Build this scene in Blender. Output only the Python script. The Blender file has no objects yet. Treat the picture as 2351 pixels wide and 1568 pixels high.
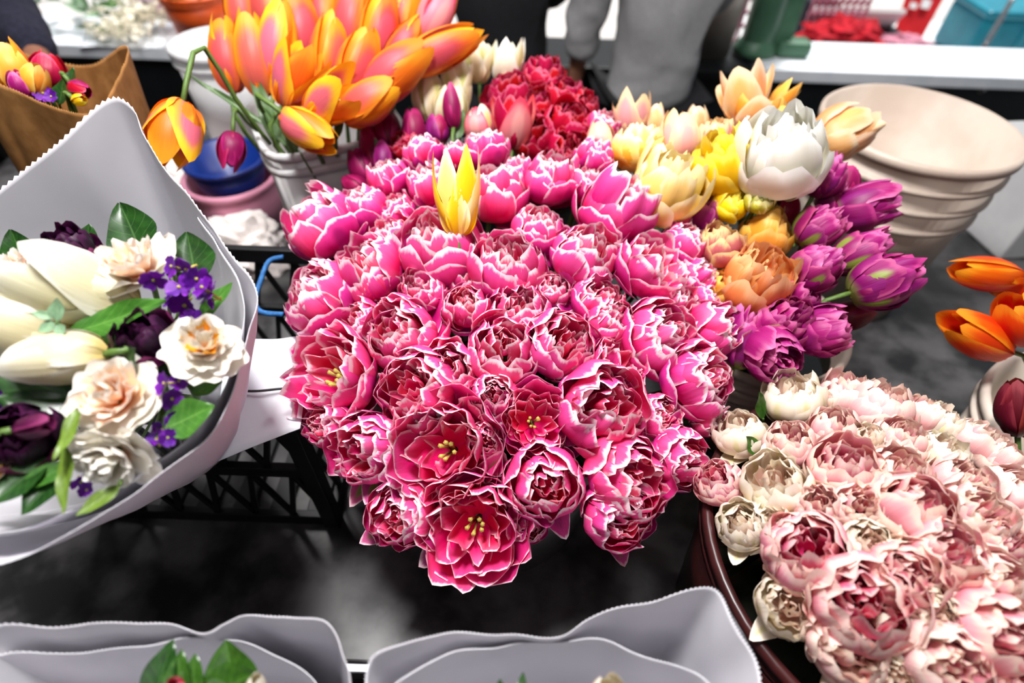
import bpy, bmesh, math, random
from mathutils import Vector, Matrix, Quaternion, noise

random.seed(7)
scn = bpy.context.scene
COL = scn.collection
R = math.radians

# ------------------------------------------------------------------ camera
CX, CY, FPX = 1175.5, 784.0, 1306.0
PITCH, ROLL = R(47.0), R(2.0)
CAM = Vector((0, 0, 0.83))
_f = Vector((0, math.cos(PITCH), -math.sin(PITCH)))
_u = Vector((0, math.sin(PITCH), math.cos(PITCH)))
_r = Vector((1, 0, 0))
RT = _r * math.cos(ROLL) + _u * math.sin(ROLL)
UP = -_r * math.sin(ROLL) + _u * math.cos(ROLL)
FW = _f
cd = bpy.data.cameras.new('camera')
cam = bpy.data.objects.new('camera', cd)
COL.objects.link(cam)
cd.sensor_width = 36.0
cd.lens = 36.0 * FPX / 2351.0
cd.clip_start = 0.01
cd.dof.use_dof = True
cd.dof.focus_distance = 0.60
cd.dof.aperture_fstop = 2.4
cam.matrix_world = Matrix(((RT.x, UP.x, -FW.x, CAM.x), (RT.y, UP.y, -FW.y, CAM.y), (RT.z, UP.z, -FW.z, CAM.z), (0, 0, 0, 1)))
scn.camera = cam

# ------------------------------------------------------------------ world, sun, lamps, added fill, exposure
w = bpy.data.worlds.new('overcast_sky')
scn.world = w
w.use_nodes = True
w.node_tree.nodes['Background'].inputs[0].default_value = (0.86, 0.93, 1.0, 1)
w.node_tree.nodes['Background'].inputs[1].default_value = 0.35
def lamp(kind, name, loc, aim, energy, color=(1, 1, 1), sx=1.0, sy=None, angle=0.1):
    l = bpy.data.lights.new(name, kind)
    l.energy = energy
    l.color = color
    if kind == 'AREA':
        l.shape = 'RECTANGLE'
        l.size = sx
        l.size_y = sy or sx
    if kind == 'SUN':
        l.angle = angle
    o = bpy.data.objects.new(name, l)
    COL.objects.link(o)
    o.location = loc
    o.rotation_euler = (Vector(aim) - Vector(loc)).to_track_quat('-Z', 'Y').to_euler()
    return o
lamp('SUN', 'street_sun', (1.2, 3.0, 10), (0, 0, 0), 5.0, (1, .98, .95), angle=0.3)
lamp('AREA', 'stall_lamp_back', (-0.60, 1.10, 1.9), (-0.45, 0.95, 0.0), 20, (1, 0.97, 0.96), 0.25, 0.9)
lamp('AREA', 'stall_lamp_right', (0.75, 1.30, 1.9), (0.5, 0.9, 0.0), 9, (1, 0.97, 0.96), 0.25, 0.7)
lamp('AREA', 'stall_lamp_front', (-0.17, 0.45, 1.85), (-0.1, 0.42, 0.3), 38, (1, 0.98, 0.97), 0.35, 0.25)
lamp('AREA', 'added_fill_light', (-0.1, -0.95, 1.75), (0.0, 0.45, 0.3), 4, (1, 0.98, 0.97), 1.2, 0.6)  # weak soft fill added behind the camera to lift the flower interiors
vs = scn.view_settings
vs.view_transform = 'Standard'
vs.look = 'None'
vs.gamma = 1.0
vs.exposure = 0.2
vs.use_curve_mapping = False

# ------------------------------------------------------------------ pixel -> place
def P(px, py, d):
    return CAM + d * (FW + RT * ((px - CX) / FPX) + UP * ((CY - py) / FPX))
def on_z(px, py, z):
    v = FW + RT * ((px - CX) / FPX) + UP * ((CY - py) / FPX)
    return CAM + v * ((z - CAM.z) / v.z)
def depth(p):
    return (p - CAM).dot(FW)
def on_y(px, py, y):
    v = FW + RT * ((px - CX) / FPX) + UP * ((CY - py) / FPX)
    return CAM + v * ((y - CAM.y) / v.y)

# ------------------------------------------------------------------ materials
def lin(c):
    o = []
    for x in c:
        x = x / 255.0
        o.append(x / 12.92 if x <= 0.04045 else ((x + 0.055) / 1.055) ** 2.4)
    return (o[0], o[1], o[2], 1.0)
class NT:
    def __init__(s, name):
        s.m = bpy.data.materials.new(name)
        s.m.use_nodes = True
        s.t = s.m.node_tree
        s.b = s.t.nodes['Principled BSDF']
        s.out = s.t.nodes['Material Output']
    def n(s, kind, **kw):
        x = s.t.nodes.new(kind)
        for k, v in kw.items():
            setattr(x, k, v)
        return x
    def put(s, sock, v):
        if isinstance(v, bpy.types.NodeSocket):
            s.t.links.new(v, sock)
        else:
            sock.default_value = v
    def math(s, op, a, b=0.0, c=None):
        x = s.n('ShaderNodeMath', operation=op)
        s.put(x.inputs[0], a)
        s.put(x.inputs[1], b)
        if c is not None:
            s.put(x.inputs[2], c)
        return x.outputs[0]
    def rng(s, v, a, b, c=0.0, d=1.0, smooth=True):
        x = s.n('ShaderNodeMapRange', interpolation_type='SMOOTHSTEP' if smooth else 'LINEAR')
        s.put(x.inputs[0], v)
        for i, q in enumerate((a, b, c, d)):
            s.put(x.inputs[1 + i], q)
        return x.outputs[0]
    def mix(s, fac, a, b):
        x = s.n('ShaderNodeMix', data_type='RGBA')
        s.put(x.inputs[0], fac)
        s.put(x.inputs[6], a)
        s.put(x.inputs[7], b)
        return x.outputs[2]
    def noise(s, vec, scale, detail=3.0, rough=0.55):
        x = s.n('ShaderNodeTexNoise')
        if vec is not None:
            s.put(x.inputs['Vector'], vec)
        x.inputs['Scale'].default_value = scale
        x.inputs['Detail'].default_value = detail
        x.inputs['Roughness'].default_value = rough
        return x.outputs[0]
    def comb(s, a, b, c):
        x = s.n('ShaderNodeCombineXYZ')
        for i, q in enumerate((a, b, c)):
            s.put(x.inputs[i], q)
        return x.outputs[0]
    def bump(s, h, strength, dist=0.001):
        x = s.n('ShaderNodeBump')
        x.inputs['Strength'].default_value = strength
        x.inputs['Distance'].default_value = dist
        s.put(x.inputs['Height'], h)
        return x.outputs[0]

def plain(name, c, rough=0.6, c2=None, scale=30.0, spec=0.4, metal=0.0, bump=0.0, trans=0.0, thr=(0.35, 0.65)):
    k = NT(name)
    tc = k.n('ShaderNodeTexCoord')
    nz = k.noise(tc.outputs['Object'], scale, 4.0)
    a = lin(c)
    b = lin(c2) if c2 else tuple([x * 0.8 for x in a[:3]] + [1])
    col = k.mix(k.rng(nz, thr[0], thr[1]), b, a)
    k.put(k.b.inputs['Base Color'], col)
    k.b.inputs['Roughness'].default_value = rough
    k.b.inputs['Specular IOR Level'].default_value = spec
    k.b.inputs['Metallic'].default_value = metal
    if bump:
        k.put(k.b.inputs['Normal'], k.bump(nz, bump, 0.004))
    if trans:
        t = k.n('ShaderNodeBsdfTranslucent')
        k.put(t.inputs[0], col)
        mx = k.n('ShaderNodeMixShader')
        mx.inputs[0].default_value = trans
        k.t.links.new(k.b.outputs[0], mx.inputs[1])
        k.t.links.new(t.outputs[0], mx.inputs[2])
        k.t.links.new(mx.outputs[0], k.out.inputs[0])
    return k.m

def petal_mat(name, base, mid, edge, ew=0.28, streak=0.35, stripe=None, sw=0.4, foot=None, trans=0.22, var=0.10, tipw=0.6, rough=0.45):
    k = NT(name)
    uv = k.n('ShaderNodeTexCoord').outputs['UV']
    sp = k.n('ShaderNodeSeparateXYZ')
    k.put(sp.inputs[0], uv)
    u, v = sp.outputs[0], sp.outputs[1]
    rnd = k.n('ShaderNodeObjectInfo').outputs['Random']
    a = k.math('ABSOLUTE', k.math('MULTIPLY_ADD', u, 2.0, -1.0))
    vec = k.comb(k.math('MULTIPLY_ADD', u, 16.0, k.math('MULTIPLY', rnd, 57.0)), k.math('MULTIPLY', v, 1.7), k.math('MULTIPLY', rnd, 31.0))
    nz = k.noise(vec, 1.0, 3.0)
    vec2 = k.comb(k.math('MULTIPLY_ADD', u, 3.0, k.math('MULTIPLY', rnd, 23.0)), k.math('MULTIPLY', v, 3.0), rnd)
    nb = k.noise(vec2, 1.0, 2.0)
    e1 = k.math('MULTIPLY', a, k.rng(v, 0.10, 0.60))
    e2 = k.math('POWER', v, 1.0 / tipw)
    E = k.math('MAXIMUM', e1, e2)
    E = k.math('ADD', E, k.math('MULTIPLY', k.math('SUBTRACT', nz, 0.5), streak * 0.5))
    E = k.math('ADD', E, k.math('MULTIPLY', k.math('SUBTRACT', nb, 0.5), streak * 0.6))
    c = k.mix(k.rng(E, 0.30, 0.88), lin(base), lin(mid))
    c = k.mix(k.rng(E, 1 - ew, 1 - ew * 0.25), c, lin(edge))
    if stripe:
        s = k.math('MULTIPLY', k.rng(a, sw, 0.0), k.rng(v, 1.0, 0.55))
        s = k.math('ADD', s, k.math('MULTIPLY', k.math('SUBTRACT', nz, 0.5), 0.3))
        c = k.mix(k.rng(s, 0.1, 0.7), c, lin(stripe))
    if foot:
        c = k.mix(k.rng(v, 0.35, 0.08), c, lin(foot))
    h = k.n('ShaderNodeHueSaturation')
    k.put(h.inputs['Hue'], k.math('MULTIPLY_ADD', rnd, 0.024, 0.488))
    k.put(h.inputs['Value'], k.math('MULTIPLY_ADD', rnd, 2 * var, 1 - var * 1.2))
    k.put(h.inputs['Color'], c)
    c = h.outputs[0]
    k.put(k.b.inputs['Base Color'], c)
    k.b.inputs['Roughness'].default_value = rough
    k.b.inputs['Specular IOR Level'].default_value = 0.35
    k.put(k.b.inputs['Normal'], k.bump(nz, 0.25, 0.002))
    t = k.n('ShaderNodeBsdfTranslucent')
    k.put(t.inputs[0], c)
    mx = k.n('ShaderNodeMixShader')
    mx.inputs[0].default_value = trans
    k.t.links.new(k.b.outputs[0], mx.inputs[1])
    k.t.links.new(t.outputs[0], mx.inputs[2])
    k.t.links.new(mx.outputs[0], k.out.inputs[0])
    return k.m

def leaf_mat(name, c, c2, rib, rough=0.35):
    k = NT(name)
    sp = k.n('ShaderNodeSeparateXYZ')
    k.put(sp.inputs[0], k.n('ShaderNodeTexCoord').outputs['UV'])
    u, v = sp.outputs[0], sp.outputs[1]
    rnd = k.n('ShaderNodeObjectInfo').outputs['Random']
    a = k.math('ABSOLUTE', k.math('MULTIPLY_ADD', u, 2.0, -1.0))
    side = k.math('SINE', k.math('MULTIPLY', k.math('SUBTRACT', v, k.math('MULTIPLY', a, 0.22)), 44.0))
    vein = k.math('MAXIMUM', k.rng(a, 0.07, 0.0), k.math('MULTIPLY', k.rng(side, 0.93, 1.0), 0.55))
    nz = k.noise(k.comb(k.math('MULTIPLY_ADD', u, 4.0, k.math('MULTIPLY', rnd, 9.0)), k.math('MULTIPLY', v, 6.0), rnd), 1.0)
    col = k.mix(k.rng(nz, 0.3, 0.7), lin(c), lin(c2))
    col = k.mix(k.math('MULTIPLY', vein, 0.55), col, lin(rib))
    k.put(k.b.inputs['Base Color'], col)
    k.b.inputs['Roughness'].default_value = rough
    k.put(k.b.inputs['Normal'], k.bump(vein, -0.3, 0.002))
    t = k.n('ShaderNodeBsdfTranslucent')
    k.put(t.inputs[0], col)
    mx = k.n('ShaderNodeMixShader')
    mx.inputs[0].default_value = 0.15
    k.t.links.new(k.b.outputs[0], mx.inputs[1])
    k.t.links.new(t.outputs[0], mx.inputs[2])
    k.t.links.new(mx.outputs[0], k.out.inputs[0])
    return k.m

M = {}
# double tulips, central bouquet
M['pk_out'] = petal_mat('pink_outer_petal', (194, 8, 112), (222, 54, 146), (253, 226, 238), 0.14, 0.34, stripe=(168, 18, 108), sw=0.4)
M['pk_grn'] = petal_mat('pink_green_flamed_petal', (180, 36, 116), (208, 84, 146), (244, 206, 216), 0.15, 0.30, stripe=(120, 128, 66), sw=0.42)
M['pk_mid'] = petal_mat('pink_middle_petal', (224, 8, 108), (240, 82, 154), (254, 234, 240), 0.16, 0.42)
M['pk_in'] = petal_mat('pink_inner_petal', (232, 22, 104), (244, 106, 156), (254, 236, 240), 0.18, 0.46)
# pale pink doubles
M['pl_out'] = petal_mat('pale_outer_petal', (243, 200, 192), (246, 212, 202), (248, 228, 214), 0.3, 0.5, stripe=(240, 204, 178), sw=0.3, var=0.03)
M['pl_mid'] = petal_mat('pale_middle_petal', (242, 172, 180), (246, 204, 200), (248, 226, 214), 0.3, 0.6, var=0.03)
M['pl_in'] = petal_mat('pale_inner_petal', (238, 150, 168), (245, 196, 194), (248, 224, 206), 0.3, 0.7, var=0.03)
M['pp_out'] = petal_mat('rose_outer_petal', (240, 148, 166), (245, 184, 186), (248, 216, 202), 0.28, 0.5, stripe=(238, 150, 162), sw=0.4, var=0.05)
M['pp_mid'] = petal_mat('rose_middle_petal', (236, 118, 150), (244, 172, 184), (248, 216, 208), 0.32, 0.6, var=0.06)
M['pp_in'] = petal_mat('rose_inner_petal', (228, 60, 116), (240, 130, 160), (247, 202, 202), 0.3, 0.6, var=0.06)
M['cr_out'] = petal_mat('cream_outer_petal', (240, 224, 200), (243, 230, 210), (247, 238, 222), 0.3, 0.4, stripe=(228, 218, 170), sw=0.3, var=0.05)
M['cr_in'] = petal_mat('cream_inner_petal', (242, 206, 190), (244, 222, 202), (247, 236, 216), 0.3, 0.6, var=0.03)
# singles and other kinds
M['or_out'] = petal_mat('orange_flamed_outer_petal', (222, 96, 52), (232, 116, 36), (240, 140, 28), 0.34, 0.60, stripe=(206, 78, 82), sw=1.0, var=0.08)
M['or_in'] = petal_mat('orange_inner_petal', (236, 120, 20), (240, 136, 22), (246, 164, 34), 0.4, 0.35, var=0.08)
M['oy_out'] = petal_mat('yellow_pink_outer_petal', (240, 160, 60), (246, 180, 40), (251, 198, 36), 0.40, 0.55, stripe=(226, 108, 122), sw=0.9, var=0.06)
M['pu_out'] = petal_mat('purple_outer_petal', (128, 10, 92), (152, 22, 110), (188, 60, 136), 0.25, 0.35, stripe=(146, 30, 116), sw=0.4, foot=(150, 160, 80))
M['pu_grn'] = petal_mat('purple_green_flamed_petal', (136, 18, 94), (158, 36, 112), (190, 76, 134), 0.25, 0.3, stripe=(138, 150, 62), sw=0.42, foot=(150, 160, 80))
M['pu_in'] = petal_mat('purple_inner_petal', (146, 10, 100), (174, 32, 122), (212, 104, 162), 0.25, 0.4)
M['rd_out'] = petal_mat('crimson_outer_petal', (160, 2, 40), (184, 8, 54), (220, 60, 96), 0.12, 0.4)
M['rd_in'] = petal_mat('crimson_inner_petal', (178, 2, 42), (196, 12, 60), (232, 110, 140), 0.12, 0.4)
M['mg_out'] = petal_mat('dark_magenta_petal', (136, 8, 70), (158, 14, 86), (186, 36, 110), 0.25, 0.3)
M['sp_out'] = petal_mat('salmon_pink_petal', (238, 138, 146), (240, 128, 138), (232, 70, 100), 0.25, 0.35, stripe=(244, 168, 164), sw=0.6, var=0.05)
M['gc_out'] = petal_mat('greenish_cream_petal', (232, 214, 170), (238, 226, 190), (244, 238, 214), 0.35, 0.4, stripe=(204, 200, 128), sw=0.4, var=0.05)
M['pe_out'] = petal_mat('peach_petal', (246, 186, 128), (248, 202, 154), (251, 222, 186), 0.4, 0.4, stripe=(244, 176, 110), sw=0.5, var=0.05)
M['pe_pk'] = petal_mat('pink_peach_petal', (248, 188, 170), (249, 204, 176), (252, 222, 170), 0.4, 0.4, stripe=(246, 170, 170), sw=0.6, var=0.05)
M['am_out'] = petal_mat('amber_petal', (240, 160, 46), (244, 176, 64), (250, 200, 100), 0.35, 0.4, var=0.06)
M['ao_out'] = petal_mat('apricot_petal', (240, 140, 66), (246, 166, 96), (250, 196, 140), 0.35, 0.4, var=0.06)
M['ye_out'] = petal_mat('yellow_petal', (250, 204, 10), (252, 214, 20), (254, 232, 90), 0.3, 0.35, var=0.05)
M['yl_out'] = petal_mat('light_yellow_petal', (251, 216, 110), (253, 228, 146), (254, 240, 190), 0.35, 0.4, var=0.05)
M['yg_out'] = petal_mat('lime_yellow_petal', (196, 200, 40), (224, 222, 80), (246, 240, 170), 0.35, 0.5, var=0.06)
M['wh_out'] = petal_mat('white_petal', (238, 233, 212), (244, 241, 230), (251, 250, 245), 0.3, 0.4, foot=(214, 206, 140), var=0.03)
M['cw_out'] = petal_mat('creamy_white_petal', (216, 206, 166), (228, 222, 196), (242, 238, 224), 0.3, 0.4, foot=(204, 186, 116), var=0.03)
M['na_out'] = petal_mat('narcissus_white_petal', (230, 222, 206), (238, 233, 222), (246, 243, 238), 0.3, 0.3, foot=(240, 190, 140), var=0.03)
M['na_in'] = petal_mat('narcissus_peach_petal', (246, 206, 170), (250, 232, 214), (252, 247, 240), 0.4, 0.5, foot=(244, 150, 70), var=0.03)
M['na_or'] = petal_mat('narcissus_orange_petal', (250, 164, 20), (250, 180, 40), (252, 206, 80), 0.4, 0.4, var=0.04)
M['bk_out'] = petal_mat('black_purple_petal', (26, 5, 26), (36, 8, 34), (66, 18, 58), 0.25, 0.4)
M['bk_plum'] = petal_mat('plum_petal', (70, 12, 52), (90, 22, 68), (130, 46, 98), 0.3, 0.4)  # lighter plum tone for outer petals and one bud
M['vi_out'] = petal_mat('violet_petal', (92, 14, 140), (108, 22, 160), (136, 52, 186), 0.3, 0.5)
M['og_out'] = petal_mat('vivid_orange_petal', (230, 70, 8), (238, 92, 10), (246, 146, 30), 0.3, 0.35, stripe=(224, 52, 10), sw=0.55, var=0.06)
M['st_pk'] = petal_mat('striped_rust_pink_petal', (196, 84, 100), (214, 130, 120), (240, 206, 150), 0.35, 0.6, var=0.08)
M['dr_out'] = petal_mat('maroon_petal', (96, 14, 26), (120, 22, 34), (150, 50, 56), 0.3, 0.4)
# greens
M['stem'] = plain('tulip_stem_green', (92, 120, 52), 0.5, (70, 98, 40), 40)
M['sepal'] = plain('pale_stamen_yellow', (196, 182, 88), 0.5, (150, 140, 60), 60)
M['lf_dark'] = leaf_mat('dark_glossy_leaf', (24, 54, 20), (36, 74, 26), (80, 116, 62), 0.3)
M['lf_mid'] = leaf_mat('green_leaf', (52, 100, 30), (70, 122, 40), (116, 160, 80), 0.35)
M['lf_tul'] = leaf_mat('tulip_leaf', (70, 98, 54), (88, 118, 66), (110, 140, 88), 0.45)
M['lf_strap'] = leaf_mat('yellow_green_leaf', (86, 112, 34), (110, 138, 46), (140, 164, 80), 0.4)
M['lf_euc'] = leaf_mat('eucalyptus_leaf', (110, 146, 112), (140, 172, 136), (170, 194, 160), 0.5)
M['lf_ivy'] = leaf_mat('ivy_leaf', (40, 76, 22), (58, 98, 30), (96, 130, 60), 0.3)
# papers and plastics
M['paper_w'] = plain('white_kraft_paper', (222, 220, 226), 0.75, (214, 212, 219), 6, spec=0.2, bump=0.05, trans=0.12)
M['paper_b'] = plain('brown_kraft_paper', (168, 120, 70), 0.75, (150, 104, 58), 60, spec=0.2, bump=0.05, trans=0.12)
M['tissue'] = plain('crumpled_white_paper', (236, 228, 224), 0.8, (226, 216, 212), 20, spec=0.2, bump=0.2)
M['pl_white'] = plain('white_plastic', (228, 216, 204), 0.4, (216, 202, 188), 9)
M['pl_worn'] = plain('old_white_plastic', (204, 188, 174), 0.42, (188, 170, 156), 7)
M['pl_grey'] = plain('grey_white_plastic', (214, 214, 214), 0.4, (200, 200, 202), 9)
M['pl_black'] = plain('black_plastic', (20, 20, 23), 0.42, (12, 12, 14), 25)
M['pl_maroon'] = plain('maroon_plastic', (64, 26, 26), 0.32, (48, 20, 20), 20)
M['pl_blue'] = plain('blue_plastic', (14, 44, 120), 0.35, (8, 34, 100), 20)
M['pl_pink'] = plain('dusty_pink_plastic', (208, 140, 164), 0.55, (196, 128, 152), 12)
M['pl_orange'] = plain('orange_label', (222, 88, 28), 0.5, (206, 76, 22), 20)
M['ink'] = plain('dark_print', (40, 38, 40), 0.6, (60, 58, 60), 60)
M['ink_grey'] = plain('grey_print', (116, 114, 122), 0.6, (134, 132, 138), 60)
M['steel'] = plain('steel_wire', (170, 170, 174), 0.3, (140, 140, 144), 30, metal=0.9)
M['cord'] = plain('blue_cord', (44, 108, 168), 0.7, (30, 84, 140), 200)
M['water'] = plain('bucket_dark_water', (26, 28, 22), 0.1, (18, 20, 16), 8)

# ------------------------------------------------------------------ object helpers
def link(name, me, parent=None, mat=None, smooth=True):
    o = bpy.data.objects.new(name, me)
    COL.objects.link(o)
    if mat is not None:
        me.materials.append(mat)
    if parent is not None:
        o.parent = parent
    return o
def mesh(name, V, F, smooth=True, uv=None):
    me = bpy.data.meshes.new(name)
    me.from_pydata([tuple(v) for v in V], [], F)
    if smooth:
        me.polygons.foreach_set('use_smooth', [True] * len(me.polygons))
    if uv is not None:
        l = me.uv_layers.new(name='UVMap')
        li = [0] * len(me.loops)
        me.loops.foreach_get('vertex_index', li)
        fl = []
        for i in li:
            fl += [uv[i][0], uv[i][1]]
        l.data.foreach_set('uv', fl)
    return me
def tag(o, label=None, cat=None, group=None, kind=None):
    if label: o['label'] = label
    if cat: o['category'] = cat
    if group: o['group'] = group
    if kind: o['kind'] = kind
    return o
def root(name, M4, label, cat, group=None):
    o = bpy.data.objects.new(name, None)
    COL.objects.link(o)
    o.empty_display_size = 0.02
    l, q, s = M4.decompose()
    o.location = l
    o.rotation_mode = 'QUATERNION'
    o.rotation_quaternion = q
    o.scale = s
    return tag(o, label, cat, group)
def frame(loc, axis, spin=0.0, s=(1, 1, 1)):
    q = Vector(axis).normalized().to_track_quat('Z', 'Y') @ Quaternion((0, 0, 1), spin)
    return Matrix.LocRotScale(Vector(loc), q, Vector(s))
def grid_faces(nu, nv, off=0, close=False):
    F = []
    for j in range(nv - 1):
        for i in range(nu if close else nu - 1):
            a = off + j * nu + i
            b = off + j * nu + (i + 1) % nu
            F.append((a, b, b + nu, a + nu))
    return F
def tube_geo(pts, rad, n=6, V=None, F=None, cap=True):
    V = [] if V is None else V
    F = [] if F is None else F
    off = len(V)
    pts = [Vector(p) for p in pts]
    N = len(pts)
    ref = Vector((0.31, 0.17, 0.93))
    for i, p in enumerate(pts):
        t = (pts[min(i + 1, N - 1)] - pts[max(i - 1, 0)]).normalized()
        x = t.cross(ref)
        if x.length < 0.05:
            x = t.cross(Vector((1, 0, 0)))
        x.normalize()
        y = t.cross(x)
        r = rad[i] if isinstance(rad, (list, tuple)) else rad
        for k in range(n):
            a = 2 * math.pi * k / n
            V.append(p + x * (r * math.cos(a)) + y * (r * math.sin(a)))
    F += grid_faces(n, N, off, True)
    if cap:
        F.append(tuple(off + k for k in range(n))[::-1])
        F.append(tuple(off + (N - 1) * n + k for k in range(n)))
    return V, F
def spline(pts, n, closed=False):
    pts = [Vector(p) for p in pts]
    N = len(pts)
    out = []
    segs = N if closed else N - 1
    for k in range(n if closed else n + 1):
        t = k / n * segs
        i = min(int(t), segs - 1)
        f = t - i
        def g(q):
            return pts[q % N] if closed else pts[max(0, min(N - 1, q))]
        a, b, c, d = g(i - 1), g(i), g(i + 1), g(i + 2)
        out.append(0.5 * ((2 * b) + (c - a) * f + (2 * a - 5 * b + 4 * c - d) * f * f + (3 * b - a - 3 * c + d) * f ** 3))
    return out
def tube_obj(name, pts, rad, mat, parent=None, n=8, steps=24, inv=None):
    pts = spline(pts, steps)
    if inv is not None:
        pts = [inv @ p for p in pts]
    V, F = tube_geo(pts, rad, n)
    return link(name, mesh(name, V, F), parent, mat)
def lathe_obj(name, prof, mat, parent=None, n=48):
    V, F = [], []
    for (r, z) in prof:
        for k in range(n):
            a = 2 * math.pi * k / n
            V.append((r * math.cos(a), r * math.sin(a), z))
    F = grid_faces(n, len(prof), 0, True)
    return link(name, mesh(name, V, F), parent, mat)
def box_geo(V, F, c, s, q=None):
    off = len(V)
    for x in (-1, 1):
        for y in (-1, 1):
            for z in (-1, 1):
                p = Vector((x * s[0] / 2, y * s[1] / 2, z * s[2] / 2))
                if q is not None:
                    p = q @ p
                V.append(Vector(c) + p)
    F += [tuple(off + i for i in f) for f in ((0, 1, 3, 2), (4, 6, 7, 5), (0, 4, 5, 1), (2, 3, 7, 6), (0, 2, 6, 4), (1, 5, 7, 3))]
def box_obj(name, c, s, mat, parent=None, q=None, bevel=0.0):
    V, F = [], []
    box_geo(V, F, (0, 0, 0), s)
    me = mesh(name, V, F, False)
    if bevel:
        bm = bmesh.new()
        bm.from_mesh(me)
        bmesh.ops.bevel(bm, geom=bm.edges[:], offset=bevel, segments=2, affect='EDGES', profile=0.5)
        bm.to_mesh(me)
        bm.free()
    o = link(name, me, parent, mat)
    o.location = c
    if q is not None:
        o.rotation_mode = 'QUATERNION'
        o.rotation_quaternion = q
    return o

ORD = ['first', 'second', 'third', 'fourth', 'fifth', 'sixth', 'seventh', 'eighth', 'ninth', 'tenth', 'eleventh', 'twelfth']

# ------------------------------------------------------------------ petals: unit flower, radius 1
SH = {
    # doubles: Rc cup radius, h height, a..a+b arc of the profile, W half width, top rounding, ruf ruffle, lip outward roll, flat cross curvature
    'd0': dict(Rc=1.00, h=1.30, a=.06, b=.60, W=.78, top=.20, pw=2.3, ruf=.055, lip=.05, flat=.98, ball=1),
    'd1': dict(Rc=.92, h=1.44, a=.05, b=.72, W=.63, top=.18, pw=2.3, ruf=.075, lip=.05, flat=.92, ball=1),
    'd2': dict(Rc=.76, h=1.50, a=.05, b=.75, W=.52, top=.18, pw=2.3, ruf=.095, lip=.05, flat=.76, ball=1),
    'd3': dict(Rc=.56, h=1.52, a=.05, b=.75, W=.43, top=.18, pw=2.3, ruf=.10, lip=.05, flat=.58, ball=1),
    'd4': dict(Rc=.34, h=1.50, a=.05, b=.74, W=.32, top=.20, pw=2.2, ruf=.09, lip=.04, flat=.48, ball=1),
    # the same flower further opened
    'e0': dict(Rc=1.00, h=1.18, a=.06, b=.56, W=.76, top=.22, pw=2.2, ruf=.06, lip=.07, flat=1.05),
    'e1': dict(Rc=.88, h=1.26, a=.05, b=.62, W=.66, top=.20, pw=2.2, ruf=.08, lip=.06, flat=.95),
    'e2': dict(Rc=.70, h=1.28, a=.05, b=.64, W=.54, top=.20, pw=2.2, ruf=.10, lip=.05, flat=.80),
    'e3': dict(Rc=.50, h=1.20, a=.05, b=.64, W=.42, top=.22, pw=2.2, ruf=.10, lip=.05, flat=.62),
    'df': dict(Rc=1.15, h=.95, a=.03, b=.44, W=.46, top=.42, pw=1.5, ruf=.03, lip=.16, flat=.55),
    # single tulip, pointed oval cup
    's0': dict(Rc=1.0, h=2.5, a=.05, b=.80, W=.92, top=.30, pw=1.9, ruf=.02, lip=.0, flat=1.0),
    's1': dict(Rc=.9, h=2.45, a=.05, b=.80, W=.90, top=.36, pw=1.7, ruf=.02, lip=.0, flat=.95),
    # opened single tulip
    'o0': dict(Rc=1.0, h=2.1, a=.05, b=.52, W=.86, top=.40, pw=1.5, ruf=.05, lip=.10, flat=1.0),
    'o1': dict(Rc=.86, h=2.1, a=.05, b=.56, W=.78, top=.36, pw=1.6, ruf=.05, lip=.06, flat=.9),
    # lily tulip, pointed and reflexed
    'l0': dict(Rc=.95, h=2.7, a=.05, b=.70, W=.86, top=.55, pw=1.25, ruf=.02, lip=.20, flat=.9),
    # narcissus perianth, almost flat
    'n0': dict(Rc=1.02, h=.30, a=.02, b=.47, W=.52, top=.34, pw=1.8, ruf=.07, lip=-.02, flat=3.0),
    'n1': dict(Rc=.62, h=.52, a=.04, b=.48, W=.34, top=.25, pw=2.0, ruf=.10, lip=.05, flat=.8),
    'n2': dict(Rc=.34, h=.55, a=.04, b=.52, W=.24, top=.22, pw=2.0, ruf=.09, lip=.03, flat=.5),
    # stock floret
    'v0': dict(Rc=1.0, h=.25, a=.02, b=.47, W=.56, top=.20, pw=2.4, ruf=.06, lip=-.05, flat=3.0),
}
POOL = {}
NVAR = 10
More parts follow.
